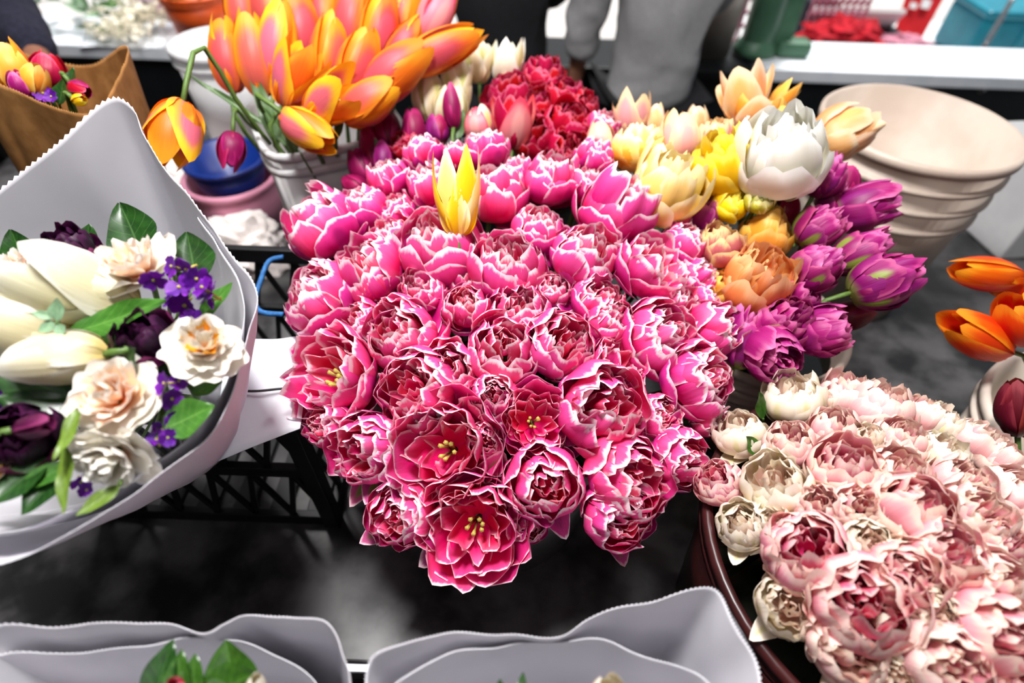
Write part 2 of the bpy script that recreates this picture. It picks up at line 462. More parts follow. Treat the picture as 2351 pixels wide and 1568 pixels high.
def petal_mesh(key, seed):
    p = SH[key]
    rg = random.Random(key + str(seed))
    nu, nv = 9, 10
    ph, ph2, k = rg.uniform(0, 6.28), rg.uniform(0, 6.28), rg.uniform(3.0, 6.5)
    tw = rg.uniform(-.10, .10)
    ed = rg.uniform(-.10, .16)
    hh = p['h'] * rg.uniform(.92, 1.08)
    asym = rg.uniform(-.10, .10)
    nsd = rg.uniform(0, 100)
    V, UV = [], []
    for j in range(nv):
        v = j / (nv - 1)
        v = v ** .9
        for i in range(nu):
            u = -1 + 2 * i / (nu - 1)
            top = 1 - p['top'] * abs(u) ** p['pw'] + asym * u * .5 + p['ruf'] * .7 * noise.noise((u * 2.6 + nsd, seed * 1.7, 3.1))
            vv = v * top
            wv = p['W'] * math.sin(math.pi * (.10 + .57 * v))
            wv *= 1 + p['ruf'] * 1.4 * noise.noise((v * 4 + nsd, (1 if u > 0 else -1) * 5.0, seed))
            r = p['Rc'] * math.sin(math.pi * (p['a'] + p['b'] * vv))
            if p.get('ball'):
                z = hh * (1 - math.cos(math.pi * (p['a'] + p['b'] * vv))) * .5
            else:
                z = hh * (vv ** 1.3 if p['h'] > .6 else vv ** 1.0)
            lipf = max(0.0, vv - .62) / .38
            r += p['lip'] * lipf ** 2
            z -= .25 * abs(p['lip']) * lipf ** 2
            s = u * wv
            rho = max(.22, p['Rc'] * p['flat'])
            an = s / rho
            x = r - rho * (1 - math.cos(an))
            y = rho * math.sin(an)
            e = vv ** 2
            x += p['ruf'] * e * math.sin(k * u + ph) + ed * p['ruf'] * 4 * abs(u) ** 3 * vv
            y += p['ruf'] * .5 * e * math.sin(5 * vv + ph2)
            z += p['ruf'] * .8 * e * math.sin(k * 1.2 * u + ph2)
            y += tw * vv * x * .6
            V.append((x, y, z))
            UV.append((u * .5 + .5, v))
    return mesh('petal', V, grid_faces(nu, nv), True, UV)
def petal(key, matkey, rg):
    i = rg.randrange(NVAR)
    kk = (key, matkey, i)
    if kk not in POOL:
        me = petal_mesh(key, i)
        me.materials.append(M[matkey])
        POOL[kk] = me
    return POOL[kk]
def add_petal(parent, key, matkey, az, rg, tilt=0.0, sc=1.0, zoff=0.0, name='petal'):
    o = bpy.data.objects.new(name, petal(key, matkey, rg))
    COL.objects.link(o)
    o.parent = parent
    o.rotation_euler = (0, tilt, az)
    o.scale = (sc, sc, sc * rg.uniform(.95, 1.05))
    o.location = (0, 0, zoff)
    return o
def add_stem(parent, M4, target, rad, mat='stem', bend=0.3):
    inv = M4.inverted()
    b = M4.translation
    ax = (M4.to_quaternion() @ Vector((0, 0, 1)))
    L = (b - target).length
    pts = [b + ax * (M4.to_scale().z * .12), b - ax * L * bend * .5, b.lerp(target, .55) - ax * L * bend * .2, target]
    pts = spline(pts, 8)
    V, F = tube_geo(pts, rad, 6)
    return link('stem', mesh('stem', [inv @ v for v in V], F), parent, M[mat])
def add_core(parent, rg, n=6, z=.75, s=.16, mat='sepal'):
    V, F = [], []
    for k in range(n):
        a = 2 * math.pi * k / n + rg.random()
        x, y = s * math.cos(a), s * math.sin(a)
        tube_geo([(x * .3, y * .3, .15), (x * .8, y * .8, z * .7), (x, y, z)], [.03, .025, .05], 5, V, F)
    return link('stamens', mesh('stamens', V, F), parent, M[mat])

DBL = [('d0', 5, 0), ('d1', 7, 1), ('d2', 8, 1), ('d3', 7, 2), ('d4', 5, 2)]
def double(name, pc, axis, rad, mats, target, label, cat, group, seed, flare=0, opened=0.0, flaremat=None, hgt=1.0, stem=True):
    rg = random.Random(seed)
    axis = Vector(axis).normalized()
    loc = Vector(pc) - axis * (rad * .74 * hgt)
    M4 = frame(loc, axis, rg.uniform(0, 6.28), (rad, rad, rad * hgt))
    o = root(name, M4, label, cat, group)
    loose = rg.uniform(.055, .09)
    for li, (key, n, mi) in enumerate(DBL):
        if opened > .5 and li == 4:
            add_core(o, rg)
            continue
        a0 = rg.uniform(0, 6.28)
        for k in range(n):
            t = rg.gauss(.025, loose) + opened * .14
            if li >= 3: t += rg.gauss(0, .06)
            if opened > .5: key = 'e' + key[1]
            add_petal(o, key, mats[mi], a0 + 2 * math.pi * k / n + rg.gauss(0, .09), rg, t, rg.uniform(.88, 1.10) , rg.uniform(-.04, .06))
    if opened <= .5:
        a0 = rg.uniform(0, 6.28)
        for k in range(3):
            add_petal(o, 'd4', mats[2], a0 + 2.09 * k, rg, rg.gauss(-.02, .05), .62, .52)
    for k in range(flare):
        add_petal(o, 'df', flaremat or mats[0], rg.uniform(0, 6.28), rg, rg.uniform(.15, .5), rg.uniform(.95, 1.15), -.03, 'outer_petal')
    if stem:
        add_stem(o, M4, target, .0032)
    return o
def img_axis(ang, tow):
    a, t = R(ang), R(tow)
    return (RT * math.cos(a) + UP * math.sin(a)) * math.cos(t) - FW * math.sin(t)
def single(name, px, py, d, L, W, ang, tow, mats, target, label, cat, group, seed, keys=('s0', 's1'), n=(3, 3), tilt=0.0, core=False, stem=True, srad=.0032, bend=.3):
    rg = random.Random(seed)
    L, W = L * d / FPX, W * d / FPX
    axis = img_axis(ang, tow).normalized()
    loc = P(px, py, d) - axis * (L * .5)
    hz = SH[keys[0]]['h'] * .98
    M4 = frame(loc, axis, rg.uniform(0, 6.28), (W / 2, W / 2, L / hz))
    o = root(name, M4, label, cat, group)
    a0 = rg.uniform(0, 6.28)
    for li in range(2):
        for k in range(n[li]):
            add_petal(o, keys[li], mats[li], a0 + li * math.pi / n[0] + 2 * math.pi * k / n[li] + rg.gauss(0, .05), rg, tilt + rg.gauss(.0, .035), rg.uniform(.96, 1.04), 0)
    if core:
        add_core(o, rg, 6, 1.2, .2)
    if stem:
        add_stem(o, M4, target, srad, bend=bend)
    return o
def narcissus(px, py, d, rpx, ang, tow, mats, target, label, seed, group):
    rg = random.Random(seed)
    rad = rpx * d / FPX
    axis = img_axis(ang, tow).normalized()
    M4 = frame(P(px, py, d) - axis * rad * .2, axis, rg.uniform(0, 6.28), (rad, rad, rad))
    o = root('double_daffodil', M4, label, 'daffodil', group)
    for li, (key, n, m) in enumerate((('n0', 6, 0), ('n0', 5, 0), ('n1', 8, 1), ('n1', 5, 2), ('n2', 6, 1))):
        a0 = rg.uniform(0, 6.28)
        for k in range(n):
            add_petal(o, key, mats[m], a0 + 2 * math.pi * k / n + rg.gauss(0, .1), rg, rg.gauss(-.05, .10) - li * .05, rg.uniform(.88, 1.08) * (.86 if li in (1, 3) else 1), .05 * li)
    add_stem(o, M4, target, .0025, bend=.10)
    return o

# ------------------------------------------------------------------ leaves
def leaf_mesh(seed, wide=.5, curl=.25, cup=.25, lobes=0):
    rg = random.Random('leaf%s' % seed)
    nu, nv = 7, 12
    V, UV = [], []
    ph = rg.uniform(0, 6.28)
    for j in range(nv):
        v = j / (nv - 1)
        if lobes:
            wv = wide * (.15 + math.sin(math.pi * min(1, v * .94 + .06)) ** .8) * (1 + .30 * math.cos(v * 11.0))
            wv *= (1 - v ** 6)
        else:
            wv = wide * math.sin(math.pi * v ** .85) ** .85 * (1 - .25 * v) + .012
        for i in range(nu):
            u = -1 + 2 * i / (nu - 1)
            z = curl * v * v + cup * wv * abs(u) + .035 * math.sin(9 * v + ph) * u * u
            V.append((wv * u, v, z))
            UV.append((u * .5 + .5, v))
    return mesh('leaf', V, grid_faces(nu, nv), True, UV)
def add_leaf(parent, inv, base, tip, facing, wide, matkey, seed, curl=.15, cup=.25, lobes=0, name='leaf'):
    """a blade from base to tip whose upper face looks along facing"""
    y = (tip - base)
    L = y.length
    y = y / L
    z = (facing - y * facing.dot(y)).normalized()
    x = y.cross(z)
    Mw = Matrix(((x.x * L, y.x * L, z.x * L, base.x), (x.y * L, y.y * L, z.y * L, base.y), (x.z * L, y.z * L, z.z * L, base.z), (0, 0, 0, 1)))
    me = leaf_mesh(seed, wide, curl, cup, lobes)
    me.transform(inv @ Mw)
    return link(name, me, parent, M[matkey])

# ------------------------------------------------------------------ wrapping paper
def wrap(name, rim, neck, nr, matkey, label, cat, serr=.0013, N=360, bulge=.02, seed=0, inner=None, closed=True, nv=12, inner_open=False):
    """a paper cone: rim loop of points, gathered at the neck, pinked upper edge"""
    C = sum((Vector(p) for p in rim), Vector()) / len(rim)
    base = Vector(neck)
    o = root(name, Matrix.Translation(base), label, cat)
    def sheet(nm, rim, closed, nr):
        pts = spline(rim, N, closed)
        V, F = [], []
        for i, p in enumerate(pts):
            h = Vector((p.x - base.x, p.y - base.y, 0))
            h.normalize()
            q = base + h * nr
            d = (p - q)
            z = d.normalized() * (serr if i % 2 else -serr)
            for j in range(nv):
                t = (j / (nv - 2)) * .988 if j < nv - 1 else 1.0
                a = q + d * t + h * (bulge * math.sin(math.pi * t))
                wv = .007 * noise.noise((p.x * 9 + seed, p.y * 9 + t * 2, t * 3 + seed)) * math.sin(math.pi * min(1, t * 1.1) * .5) + .0035 * noise.noise((p.x * 30 + seed, p.y * 30, t * 5))
                a = a + h * wv + (z if j == nv - 1 else Vector())
                V.append(a - base)
        n = len(pts)
        for i in range(n if closed else n - 1):
            k = (i + 1) % n
            for j in range(nv - 1):
                F.append((i * nv + j, k * nv + j, k * nv + j + 1, i * nv + j + 1))
        s = link(nm, mesh(nm, V, F), o, M[matkey])
        sm = s.modifiers.new('thickness', 'SOLIDIFY')
        sm.thickness = .0007
        return s
    sheet('paper_sheet', rim, closed, nr)
    if inner:
        sheet('inner_sheet', inner, closed and not inner_open, nr * .85)
    return o

# ================================================================== STRUCTURE
def slab(name, c, s, mat, bevel=0.0, kind='structure', label=None, cat=None):
    o = box_obj(name, c, s, mat, None, None, bevel)
    if kind: o['kind'] = kind
    if label: tag(o, label, cat)
    return o
M['floor'] = plain('dark_concrete', (40, 38, 38), 0.7, (28, 27, 27), 3)
M['street'] = plain('pale_paving', (214, 210, 206), 0.8, (196, 192, 190), 2)
M['roof'] = plain('market_roof', (64, 62, 60), 0.8, (52, 50, 50), 3)
M['wallp'] = plain('market_wall', (90, 88, 86), 0.8, (76, 74, 72), 3)
M['fascia'] = plain('black_painted_board', (14, 18, 22), 0.5, (9, 12, 15), 6)
M['sill'] = plain('white_counter_top', (236, 240, 246), 0.45, (224, 230, 238), 8)
M['table'] = plain('scuffed_black_table', (96, 94, 95), 0.40, (24, 24, 25), 9, spec=0.6, bump=0.08)
M['trim'] = plain('aluminium_trim', (190, 190, 196), 0.3, (160, 160, 166), 20, metal=0.9)
M['green'] = plain('green_painted_steel', (74, 112, 88), 0.4, (60, 96, 74), 8)
slab('floor', (0, 0.4, -.875), (8, 5.2, .05), M['floor'])
slab('ground_street', (2.0, 8.0, -.90), (20, 10.2, .06), M['street'])
slab('ceiling', (0, -.05, 2.35), (8, 4.5, .08), M['roof'])
slab('wall_left', (-3.0, .4, .7), (.1, 5.2, 3.2), M['wallp'])
slab('wall_front', (0, -2.2, .7), (8, .1, 3.2), M['wallp'])
# low wall at the back of the stall: black boards below, white top
slab('wall_back', (0, 2.36, -.45), (6.4, .26, .80), M['fascia'])
tw_ = slab('trim_1', (1.80, 2.345, -.022), (1.80, .30, .045), M['sill'], .004)
slab('trim_2', (-1.62, 2.345, -.022), (2.7, .30, .045), M['sill'], .004)
slab('trim_3', (.315, 2.345, -.03), (1.13, .30, .03), M['fascia'], .004)
tbl = root('display_table', Matrix.Translation((.1, .9, -.85)), 'long black scuffed display table carrying the flower buckets', 'table')
box_obj('tabletop', (0, -.005, .83), (3.0, 1.40, .04), M['table'], tbl, None, .003)
box_obj('edge_trim', (0, -.712, .835), (3.0, .012, .03), M['trim'], tbl, None, .002)
for x in (-1.4, 1.4):
    for y in (-.62, .62):
        box_obj('leg', (x, y, .405), (.05, .05, .81), M['pl_black'], tbl)
# fascia bolts and panel seam
for i, (px, py, lb) in enumerate(((1800, 190, 'small steel bolt on black boards right of the green column'), (2255, 206, 'small steel bolt on black boards below the teal bin'))):
    p = on_y(px, py, 2.228)
    o = root('bolt', frame(p, (0, -1, 0)), lb, 'bolt')
    lathe_obj('bolt_head', [(.0001, .008), (.008, .008), (.010, .003), (.010, -.004)], M['steel'], o, 16)
    lathe_obj('washer', [(.010, .001), (.016, .001), (.016, -.004)], M['steel'], o, 16)

# green column on the low wall
p0 = on_z(1745, 140, 0.0)
colm = root('green_column', Matrix.Translation((p0.x, 2.36, 0)), 'green painted steel column standing on the low wall', 'column')
lathe_obj('shaft', [(.062, .0), (.062, 2.30)], M['green'], colm, 24)
box_obj('web', (.085, 0, 1.15), (.07, .05, 2.30), M['green'], colm, None, .006)
lathe_obj('base_collar', [(.0, .0), (.082, .0), (.082, .02), (.066, .045), (.062, .05)], M['green'], colm, 24)
fo = box_obj('foot_plate', (.13, -.02, .03), (.13, .09, .06), M['green'], colm, None, .02)

# ================================================================== CONTAINERS
def bucket(name, c, rt, rb, h, mat, label, cat='bucket', ribs=(.04, .09), handle=None, rimr=.004, water=None):
    o = root(name, Matrix.Translation(c), label, cat)
    def rr(z): return rb + (rt - rb) * z / h
    t = .003
    lathe_obj('body', [(.001, .004), (rb, .004), (rb, 0), (rr(h), h), (rr(h) - t, h), (rb - t, .008), (.001, .008)], mat, o, 64)
    lathe_obj('rim', [(rt - t, h), (rt + .002, h + rimr), (rt + rimr + .003, h), (rt + rimr + .003, h - .012), (rt, h - .014)], mat, o, 64)
    for z in ribs:
        q = rr(h - z)
        lathe_obj('rib', [(q - .001, h - z + .006), (q + .008, h - z + .004), (q + .008, h - z - .004), (q - .001, h - z - .006)], mat, o, 64)
    if handle is not None:
        q = rr(h - .07)
        a = handle
        d = Vector((math.cos(a), math.sin(a), 0))
        s = Vector((-d.y, d.x, 0))
        pts = [d * (q + .012) * math.cos(t_) + s * (q + .012) * math.sin(t_) * 1.0 + Vector((0, 0, h - .07 - .09 * math.sin(t_))) for t_ in [math.pi * k / 12 for k in range(13)]]
        tube_obj('handle', pts, .0025, M['steel'], o, 6, 40)
        for sg in (1, -1):
            box_obj('handle_ear', d * sg * (q + .013) + Vector((0, 0, h - .07)), (.02, .02, .03), mat, o, None, .004)
    if water:
        lathe_obj('water', [(.001, water), (rr(water) - .004, water)], M['water'], o, 48)
    return o
bucket('bucket', (-.015, .45, 0), .155, .138, .27, M['pl_grey'], 'grey-white bucket under the central bouquet of pink double tulips', ribs=(.03, .06), water=.2)
bucket('bucket', (.40, .245, 0), .192, .165, .285, M['pl_maroon'], 'dark maroon tub holding the pale pink double tulips', cat='tub', ribs=(.02,), water=.22)
bucket('bucket', (.385, .63, 0), .122, .105, .22, M['pl_worn'], 'worn white bucket holding the peach, yellow and purple tulips', ribs=(.03, .06), water=.18)
bk = bucket('bucket', (.712, .99, 0), .160, .132, .37, M['pl_worn'], 'large empty white bucket at the right behind the purple tulips', ribs=(.045, .085, .125), handle=R(20), rimr=.005)
# smudged print on its side: rows of small dark marks
def on_side(o, rt, rb, h, az, z, wd, ht, mat, name='print_mark', parent_rot=0):
    r = rb + (rt - rb) * z / h + .0012
    V, F = [], []
    n = max(2, int(wd / .008) + 1)
    for k in range(n):
        a = az + (k / (n - 1) - .5) * wd / r
        for zz in (z - ht / 2, z + ht / 2):
            V.append((r * math.cos(a), r * math.sin(a), zz))
    for k in range(n - 1):
        F.append((2 * k, 2 * k + 2, 2 * k + 3, 2 * k + 1))
    return link(name, mesh(name, V, F), o, mat)
for k, (w_, dz) in enumerate(((.030, .0), (.036, -.010), (.026, -.020))):
    on_side(bk, .160, .132, .37, R(-118), .165 + dz, w_, .006, M['ink'])
for k in range(5):
    on_side(bk, .160, .132, .37, R(-88), .150 - k * .007, .034, .0035, M['ink'])

# square white bucket with the flamed orange tulips
def square_bucket(c, rot, a, h, mat, label):
    o = root('square_bucket', Matrix.Translation(c) @ Matrix.Rotation(rot, 4, 'Z'), label, 'bucket')
    def ring(s, z, n=56, e=5.0):
        out = []
        for k in range(n):
            t = 2 * math.pi * k / n
            cx, sy = math.cos(t), math.sin(t)
            r = 1 / ((abs(cx) ** e + abs(sy) ** e) ** (1 / e))
            out.append((s * r * cx, s * r * sy, z))
        return out
    def loft(nm, prof, mt=mat):
        V = []
        for s, z in prof:
            V += ring(s, z)
        return link(nm, mesh(nm, V, grid_faces(56, len(prof), 0, True)), o, mt)
    loft('body', [(.001, .003), (a * .80, .003), (a * .80, 0), (a * .97, h), (a * .955, h), (a * .79, .01), (.001, .01)])
    for z in (0, -.028):
        loft('rim', [(a * .955, h + z), (a * 1.0, h + .004 + z), (a * 1.035, h + z), (a * 1.035, h - .010 + z), (a * .96, h - .012 + z)])
    for sx in (-1, 1):
        for y in (-.5, .5):
            tb = [(a * .83 * sx, a * y * .5, .03), (a * .955 * sx, a * y * .6, h - .05)]
            tube_obj('corner_rib', tb, .003, mat, o, 6, 4)
    return o
square_bucket((-.345, .965, 0), R(28), .118, .36, M['pl_grey'], 'square white bucket holding the tall flamed orange tulips')
bucket('bucket', (-.74, 1.45, 0), .105, .085, .30, M['pl_grey'], 'tall narrow white bucket behind the orange tulips', ribs=(.03,))
ob = bucket('bucket', (-1.20, 2.31, .0), .12, .10, .16, M['pl_orange'], 'orange banded bucket of leafy stems on the white counter', ribs=(.02,))
bucket('bucket', (.715, 2.34, .0), .095, .08, .36, M['pl_white'], 'white bucket on the low wall beside the green column', ribs=(.05, .09))
# tub at the right edge with the vivid orange tulips
bucket('bucket', (.765, .42, 0), .14, .12, .24, M['pl_white'], 'white bucket at the right edge under the vivid orange tulips', ribs=(.03,))

# black slatted crate
crx0, crx1, cry0, cry1, crh = -.60, -.262, .385, .690, .28
cr = root('milk_crate', Matrix.Translation(((crx0 + crx1) / 2, (cry0 + cry1) / 2, 0)), 'black plastic lattice crate between the white-wrapped bouquet and the central bucket', 'crate')
def cb(name, a, b, wd=.014, th=.008):
    a, b = Vector(a), Vector(b)
    c0 = Vector(((crx0 + crx1) / 2, (cry0 + cry1) / 2, 0))
    d = b - a
    q = d.to_track_quat('X', 'Z')
    return box_obj(name, (a + b) / 2 - c0, (d.length, th, wd), M['pl_black'], cr, q, .0015)
cs = [(crx0, cry0), (crx1, cry0), (crx1, cry1), (crx0, cry1)]
for k in range(4):
    a, b = cs[k], cs[(k + 1) % 4]
    for z, wd in ((.012, .024), (.15, .02), (crh - .012, .026)):
        cb('rail', (*a, z), (*b, z), wd, .012)
    cb('corner_post', (*a, 0.0), (*a, crh), .022, .022)
    n = 6
    for j in range(n):
        p = Vector(a).lerp(Vector(b), j / n)
        q = Vector(a).lerp(Vector(b), (j + 1) / n)
        m_ = p.lerp(q, .5)
        for z0, z1 in ((.024, .14), (.16, crh - .025)):
            cb('lattice_bar', (p.x, p.y, z0), (m_.x, m_.y, z1), .008, .007)
            cb('lattice_bar', (m_.x, m_.y, z1), (q.x, q.y, z0), .008, .007)
for j in range(6):
    x = crx0 + (crx1 - crx0) * (j + .5) / 6
    cb('floor_slat', (x, cry0, .006), (x, cry1, .006), .01, .03)
# white card lying over the near part of the crate
def sheet_obj(name, pts4, mat, label, cat, n=14, amp=.004, seed=0, thick=.0012):
    a, b, c, d = [Vector(p) for p in pts4]
    o0 = (a + b + c + d) / 4
    V = []
    for j in range(n):
        for i in range(n):
            u, v = i / (n - 1), j / (n - 1)
            p = (a * (1 - u) + b * u) * (1 - v) + (d * (1 - u) + c * u) * v
            p = p + Vector((0, 0, amp * noise.noise((u * 2.5 + seed, v * 2.5, seed)) * 2))
            V.append(p - o0)
    o = link(name, mesh(name, V, grid_faces(n, n)), None, mat)
    o.location = o0
    s = o.modifiers.new('thickness', 'SOLIDIFY')
    s.thickness = thick
    return tag(o, label, cat)
cdz = .300
sheet_obj('card_sheet', [on_z(515, 785, cdz), on_z(712, 772, cdz), on_z(690, 985, cdz - .004), on_z(500, 1060, cdz - .004)], M['sill'], 'white card sheet lying on the black crate', 'sheet', amp=.002)
dash = [on_z(x, y, cdz + .0045) for x, y in ((545, 897), (590, 898), (640, 893), (668, 891))]
lo = tube_obj('torn_seam', dash, .0016, M['ink'], None, 5, 12)
tag(lo, 'thin dark torn seam across the white card sheet', 'seam')
cp = [P(618, 600, .80), P(600, 640, .79), P(586, 690, .775), P(600, 716, .765), (P(650, 722, .76))]
co = tube_obj('cord', [P(650, 590, .80)] + cp, .0036, M['cord'], None, 8, 40)
tag(co, 'blue cord knotted to the rim of the black crate', 'cord')

# clutter behind the crate: blue bowl nested on a pink tub, crumpled paper
bp = on_z(545, 500, 0.0)
pk = root('pink_tub', Matrix.Translation((-.665, 1.16, 0)), 'dusty pink round tub behind the crate, under the blue bowl', 'tub')
lathe_obj('body', [(.001, 0), (.088, 0), (.097, .05), (.100, .115), (.097, .118), (.094, .112), (.084, .02), (.001, .02)], M['pl_pink'], pk)
lathe_obj('rim', [(.097, .118), (.106, .116), (.106, .106), (.100, .104)], M['pl_pink'], pk)
bb = root('blue_bowl', Matrix.Translation((-.665, 1.165, .075)), 'deep blue plastic bowl nested in the pink tub', 'bowl')
lathe_obj('body', [(.001, 0), (.060, 0), (.075, .03), (.086, .085), (.083, .085), (.07, .03), (.001, .01)], M['pl_blue'], bb)
lathe_obj('rim', [(.083, .085), (.091, .087), (.091, .078), (.086, .077)], M['pl_blue'], bb)
# crumpled paper
def crumple(name, c, s, seed, mat, label, cat):
    bm = bmesh.new()
    bmesh.ops.create_icosphere(bm, subdivisions=4, radius=1.0)
    for v in bm.verts:
        n1 = noise.noise(v.co * 1.7 + Vector((seed, 0, 0)))
        n2 = abs(noise.noise(v.co * 3.6 + Vector((0, seed, 0))))
        v.co *= 1 + .45 * n1 + .55 * n2
        v.co.x *= s[0]; v.co.y *= s[1]; v.co.z *= s[2]
        v.co.z = max(v.co.z, -s[2] * .6)
    me = bpy.data.meshes.new(name)
    bm.to_mesh(me)
    bm.free()
    o = link(name, me, None, mat)
    o.location = c
    return tag(o, label, cat)
crumple('crumpled_paper', (-.60, .99, .04), (.085, .065, .065), 3, M['tissue'], 'crumpled white paper between the pink tub and the black crate', 'paper')
crumple('crumpled_paper', (-.80, 1.32, .025), (.12, .09, .035), 9, M['tissue'], 'crumpled white paper at the foot of the narrow white bucket', 'paper')
# printed white box at the right edge
bxp = on_z(2330, 620, 0.0)
bx = root('white_box', Matrix.Translation((1.26, 1.22, 0)) @ Matrix.Rotation(R(8), 4, 'Z'), 'white box with grey printed lines at the right edge', 'box')
box_obj('body', (0, 0, .11), (.26, .22, .22), M['pl_grey'], bx, None, .006)
box_obj('lid', (0, 0, .226), (.275, .235, .014), M['pl_grey'], bx, None, .004)
for k in range(9):
    box_obj('print_line', (-.02 + .012 * (k % 3), -.1105, .175 - k * .015), (.14 + .02 * ((k * 7) % 3), .001, .006), M['ink_grey'], bx)

# ================================================================== CENTRAL BOUQUET
TM = Vector((-.02, .45, .12))
def interp(x, T):
    for (a, b), (c, d) in zip(T, T[1:]):
        if x <= c:
            return b + (d - b) * max(0, (x - a)) / (c - a)
    return T[-1][1]
DM = [(330, .80), (450, .755), (600, .695), (750, .645), (900, .605), (1050, .58), (1250, .575)]
ROWS = [
    ('back row', [(972, 352, 52), (1050, 362, 42), (1112, 345, 58), (1365, 362, 50)]),
    ('second row', [(893, 412, 55), (985, 425, 62), (1140, 445, 75), (1185, 398, 45), (1262, 415, 72), (1338, 428, 52)]),
    ('third row', [(738, 515, 92), (835, 482, 62), (908, 490, 50), (1420, 475, 98), (1512, 458, 52), (1552, 500, 42)]),
    ('fourth row', [(905, 548, 62), (1010, 565, 98), (1095, 560, 42), (1235, 530, 66), (1572, 560, 60)]),
    ('fifth row', [(850, 620, 86), (1165, 610, 92), (1345, 585, 86), (1500, 615, 90), (1602, 636, 50)]),
    ('sixth row', [(735, 680, 96), (970, 665, 62), (1065, 642, 46), (1265, 665, 54), (1376, 690, 68), (1552, 690, 62), (1622, 692, 46)]),
    ('seventh row', [(828, 736, 56), (920, 768, 98), (1072, 706, 62), (1190, 716, 76), (1405, 738, 68), (1520, 772, 94), (1642, 758, 76)]),
    ('eighth row', [(1036, 845, 76), (1160, 802, 92), (1292, 792, 90), (1412, 835, 70), (1608, 872, 90)]),
    ('ninth row', [(762, 866, 114), (960, 892, 102), (1135, 906, 66), (1226, 968, 84), (1380, 938, 114), (1512, 952, 56), (1628, 955, 52)]),
    ('tenth row', [(750, 972, 60), (842, 1032, 92), (1025, 1035, 126), (1116, 1010, 50), (1442, 1095, 106), (1566, 1050, 76)]),
    ('front row', [(920, 1180, 84), (1090, 1208, 122), (1215, 1205, 46), (1250, 1110, 94), (1420, 1182, 84)]),
]
OPEN = {(762, 866), (1226, 968), (1090, 1208), (1025, 1035), (1500, 615), (1412, 835)}
SPECIAL = {
    (738, 515): 'pink double tulip with a long spiky outer petal, left edge of central bouquet',
    (1090, 1208): 'wide open pink double tulip showing its stamens, lowest at front of central bouquet',
    (1380, 938): 'large round pink double tulip right of centre in the front of central bouquet',
    (1025, 1035): 'largest open pink double tulip, front left of central bouquet',
    (762, 866): 'open pink double tulip with yellow stamens at left edge of central bouquet',
    (1420, 475): 'big pink double tulip with green-tinged outer petals near back right of central bouquet',
}
seed = 100
for rn, row in ROWS:
    row = sorted(row)
    for i, (px, py, r) in enumerate(row):
        seed += 1
        d = interp(py, DM) + .05 * ((px - 1170) / 500) ** 2 + max(0, 85 - r) / 85 * .045
        p = P(px, py, d)
        rad = r * .95 * d / FPX
        ax = Vector(((p.x + .01) * 2.6, (p.y - .575) * 2.6, 1.0))
        op = 1.0 if (px, py) in OPEN else (.25 if r > 80 else .0)
        rg = random.Random(seed * 3)
        lab = SPECIAL.get((px, py)) or 'white-edged pink double tulip, %s from left in the %s of central bouquet' % (ORD[i], rn)
        double('double_tulip', p, ax, rad, ('pk_out', 'pk_mid', 'pk_in'), TM + Vector((rg.uniform(-.05, .05), rg.uniform(-.05, .05), 0)), lab, 'tulip', 'pink double tulips in the central bucket', seed,
               flare=(rg.choice((1, 2, 2, 3)) if r > 60 else rg.choice((0, 1))), opened=op, flaremat=rg.choice(('pk_out', 'pk_out', 'pk_grn')), hgt=1.08 if py < 650 else .98)
# lone yellow tulip
single('lily_tulip', 1050, 442, .685, 196, 112, 92, 2, ('yl_out', 'ye_out'), TM, 'single pointed yellow tulip standing among the pink ones', 'tulip', None, 900, keys=('l0', 'l0'))

# ================================================================== PALE PINK TUB
TP = Vector((.40, .245, .12))
PALE = [
    (1820, 915, 76, 'c'), (1948, 905, 66, 'p'), (2020, 935, 78, 'p'), (2110, 950, 60, 'p'), (2165, 975, 58, 'c'), (1700, 990, 66, 'c'), (1915, 985, 66, 'p'), (1815, 1020, 62, 'p'), (2070, 1010, 66, 'p'), (1990, 1010, 50, 'c'),
    (2160, 1040, 62, 'c'), (2240, 1015, 62, 'p'), (2295, 1050, 62, 'p'), (1652, 1108, 60, 'm'), (1780, 1112, 80, 'c'), (1945, 1075, 86, 'r'), (2060, 1085, 70, 'p'), (2210, 1110, 72, 'p'),
    (2100, 1165, 100, 'r'), (2240, 1175, 82, 'p'), (2330, 1130, 70, 'p'), (1878, 1162, 58, 'p'), (1975, 1165, 62, 'p'), (1702, 1205, 66, 'c'), (1775, 1195, 48, 'c'), (1850, 1262, 108, 'm'), (1995, 1250, 60, 'c'),
    (2165, 1265, 92, 'r'), (2295, 1245, 60, 'r'), (2290, 1335, 80, 'p'), (2075, 1320, 90, 'r'), (1985, 1385, 124, 'm'), (1815, 1392, 78, 'c'), (2140, 1405, 66, 'c'), (2215, 1380, 50, 'p'),
    (1945, 1490, 94, 'p'), (2290, 1460, 112, 'r'), (2172, 1520, 98, 'p'), (2065, 1470, 58, 'c'), (2055, 1550, 66, 'c'), (1950, 1585, 60, 'c'), (2320, 1570, 80, 'r'),
]
PM = {'c': ('cr_out', 'cr_out', 'cr_in'), 'p': ('pl_out', 'pl_mid', 'pl_in'), 'r': ('pl_out', 'pp_out', 'pp_mid'), 'm': ('pp_out', 'pp_mid', 'pp_in')}
PN = {'c': 'cream', 'p': 'pale pink', 'r': 'soft pink', 'm': 'deep pink'}
PS = {(1985, 1385): 'largest deep pink double tulip, low in the maroon tub', (1850, 1262): 'bright rose double tulip with cupped outer petals above the tub rim', (1652, 1108): 'small magenta double tulip hanging at the left side of the tub', (1820, 915): 'cream double tulip with one upright pointed petal, top of the tub', (2290, 1460): 'wide pink double tulip in the lower right corner of the photo'}
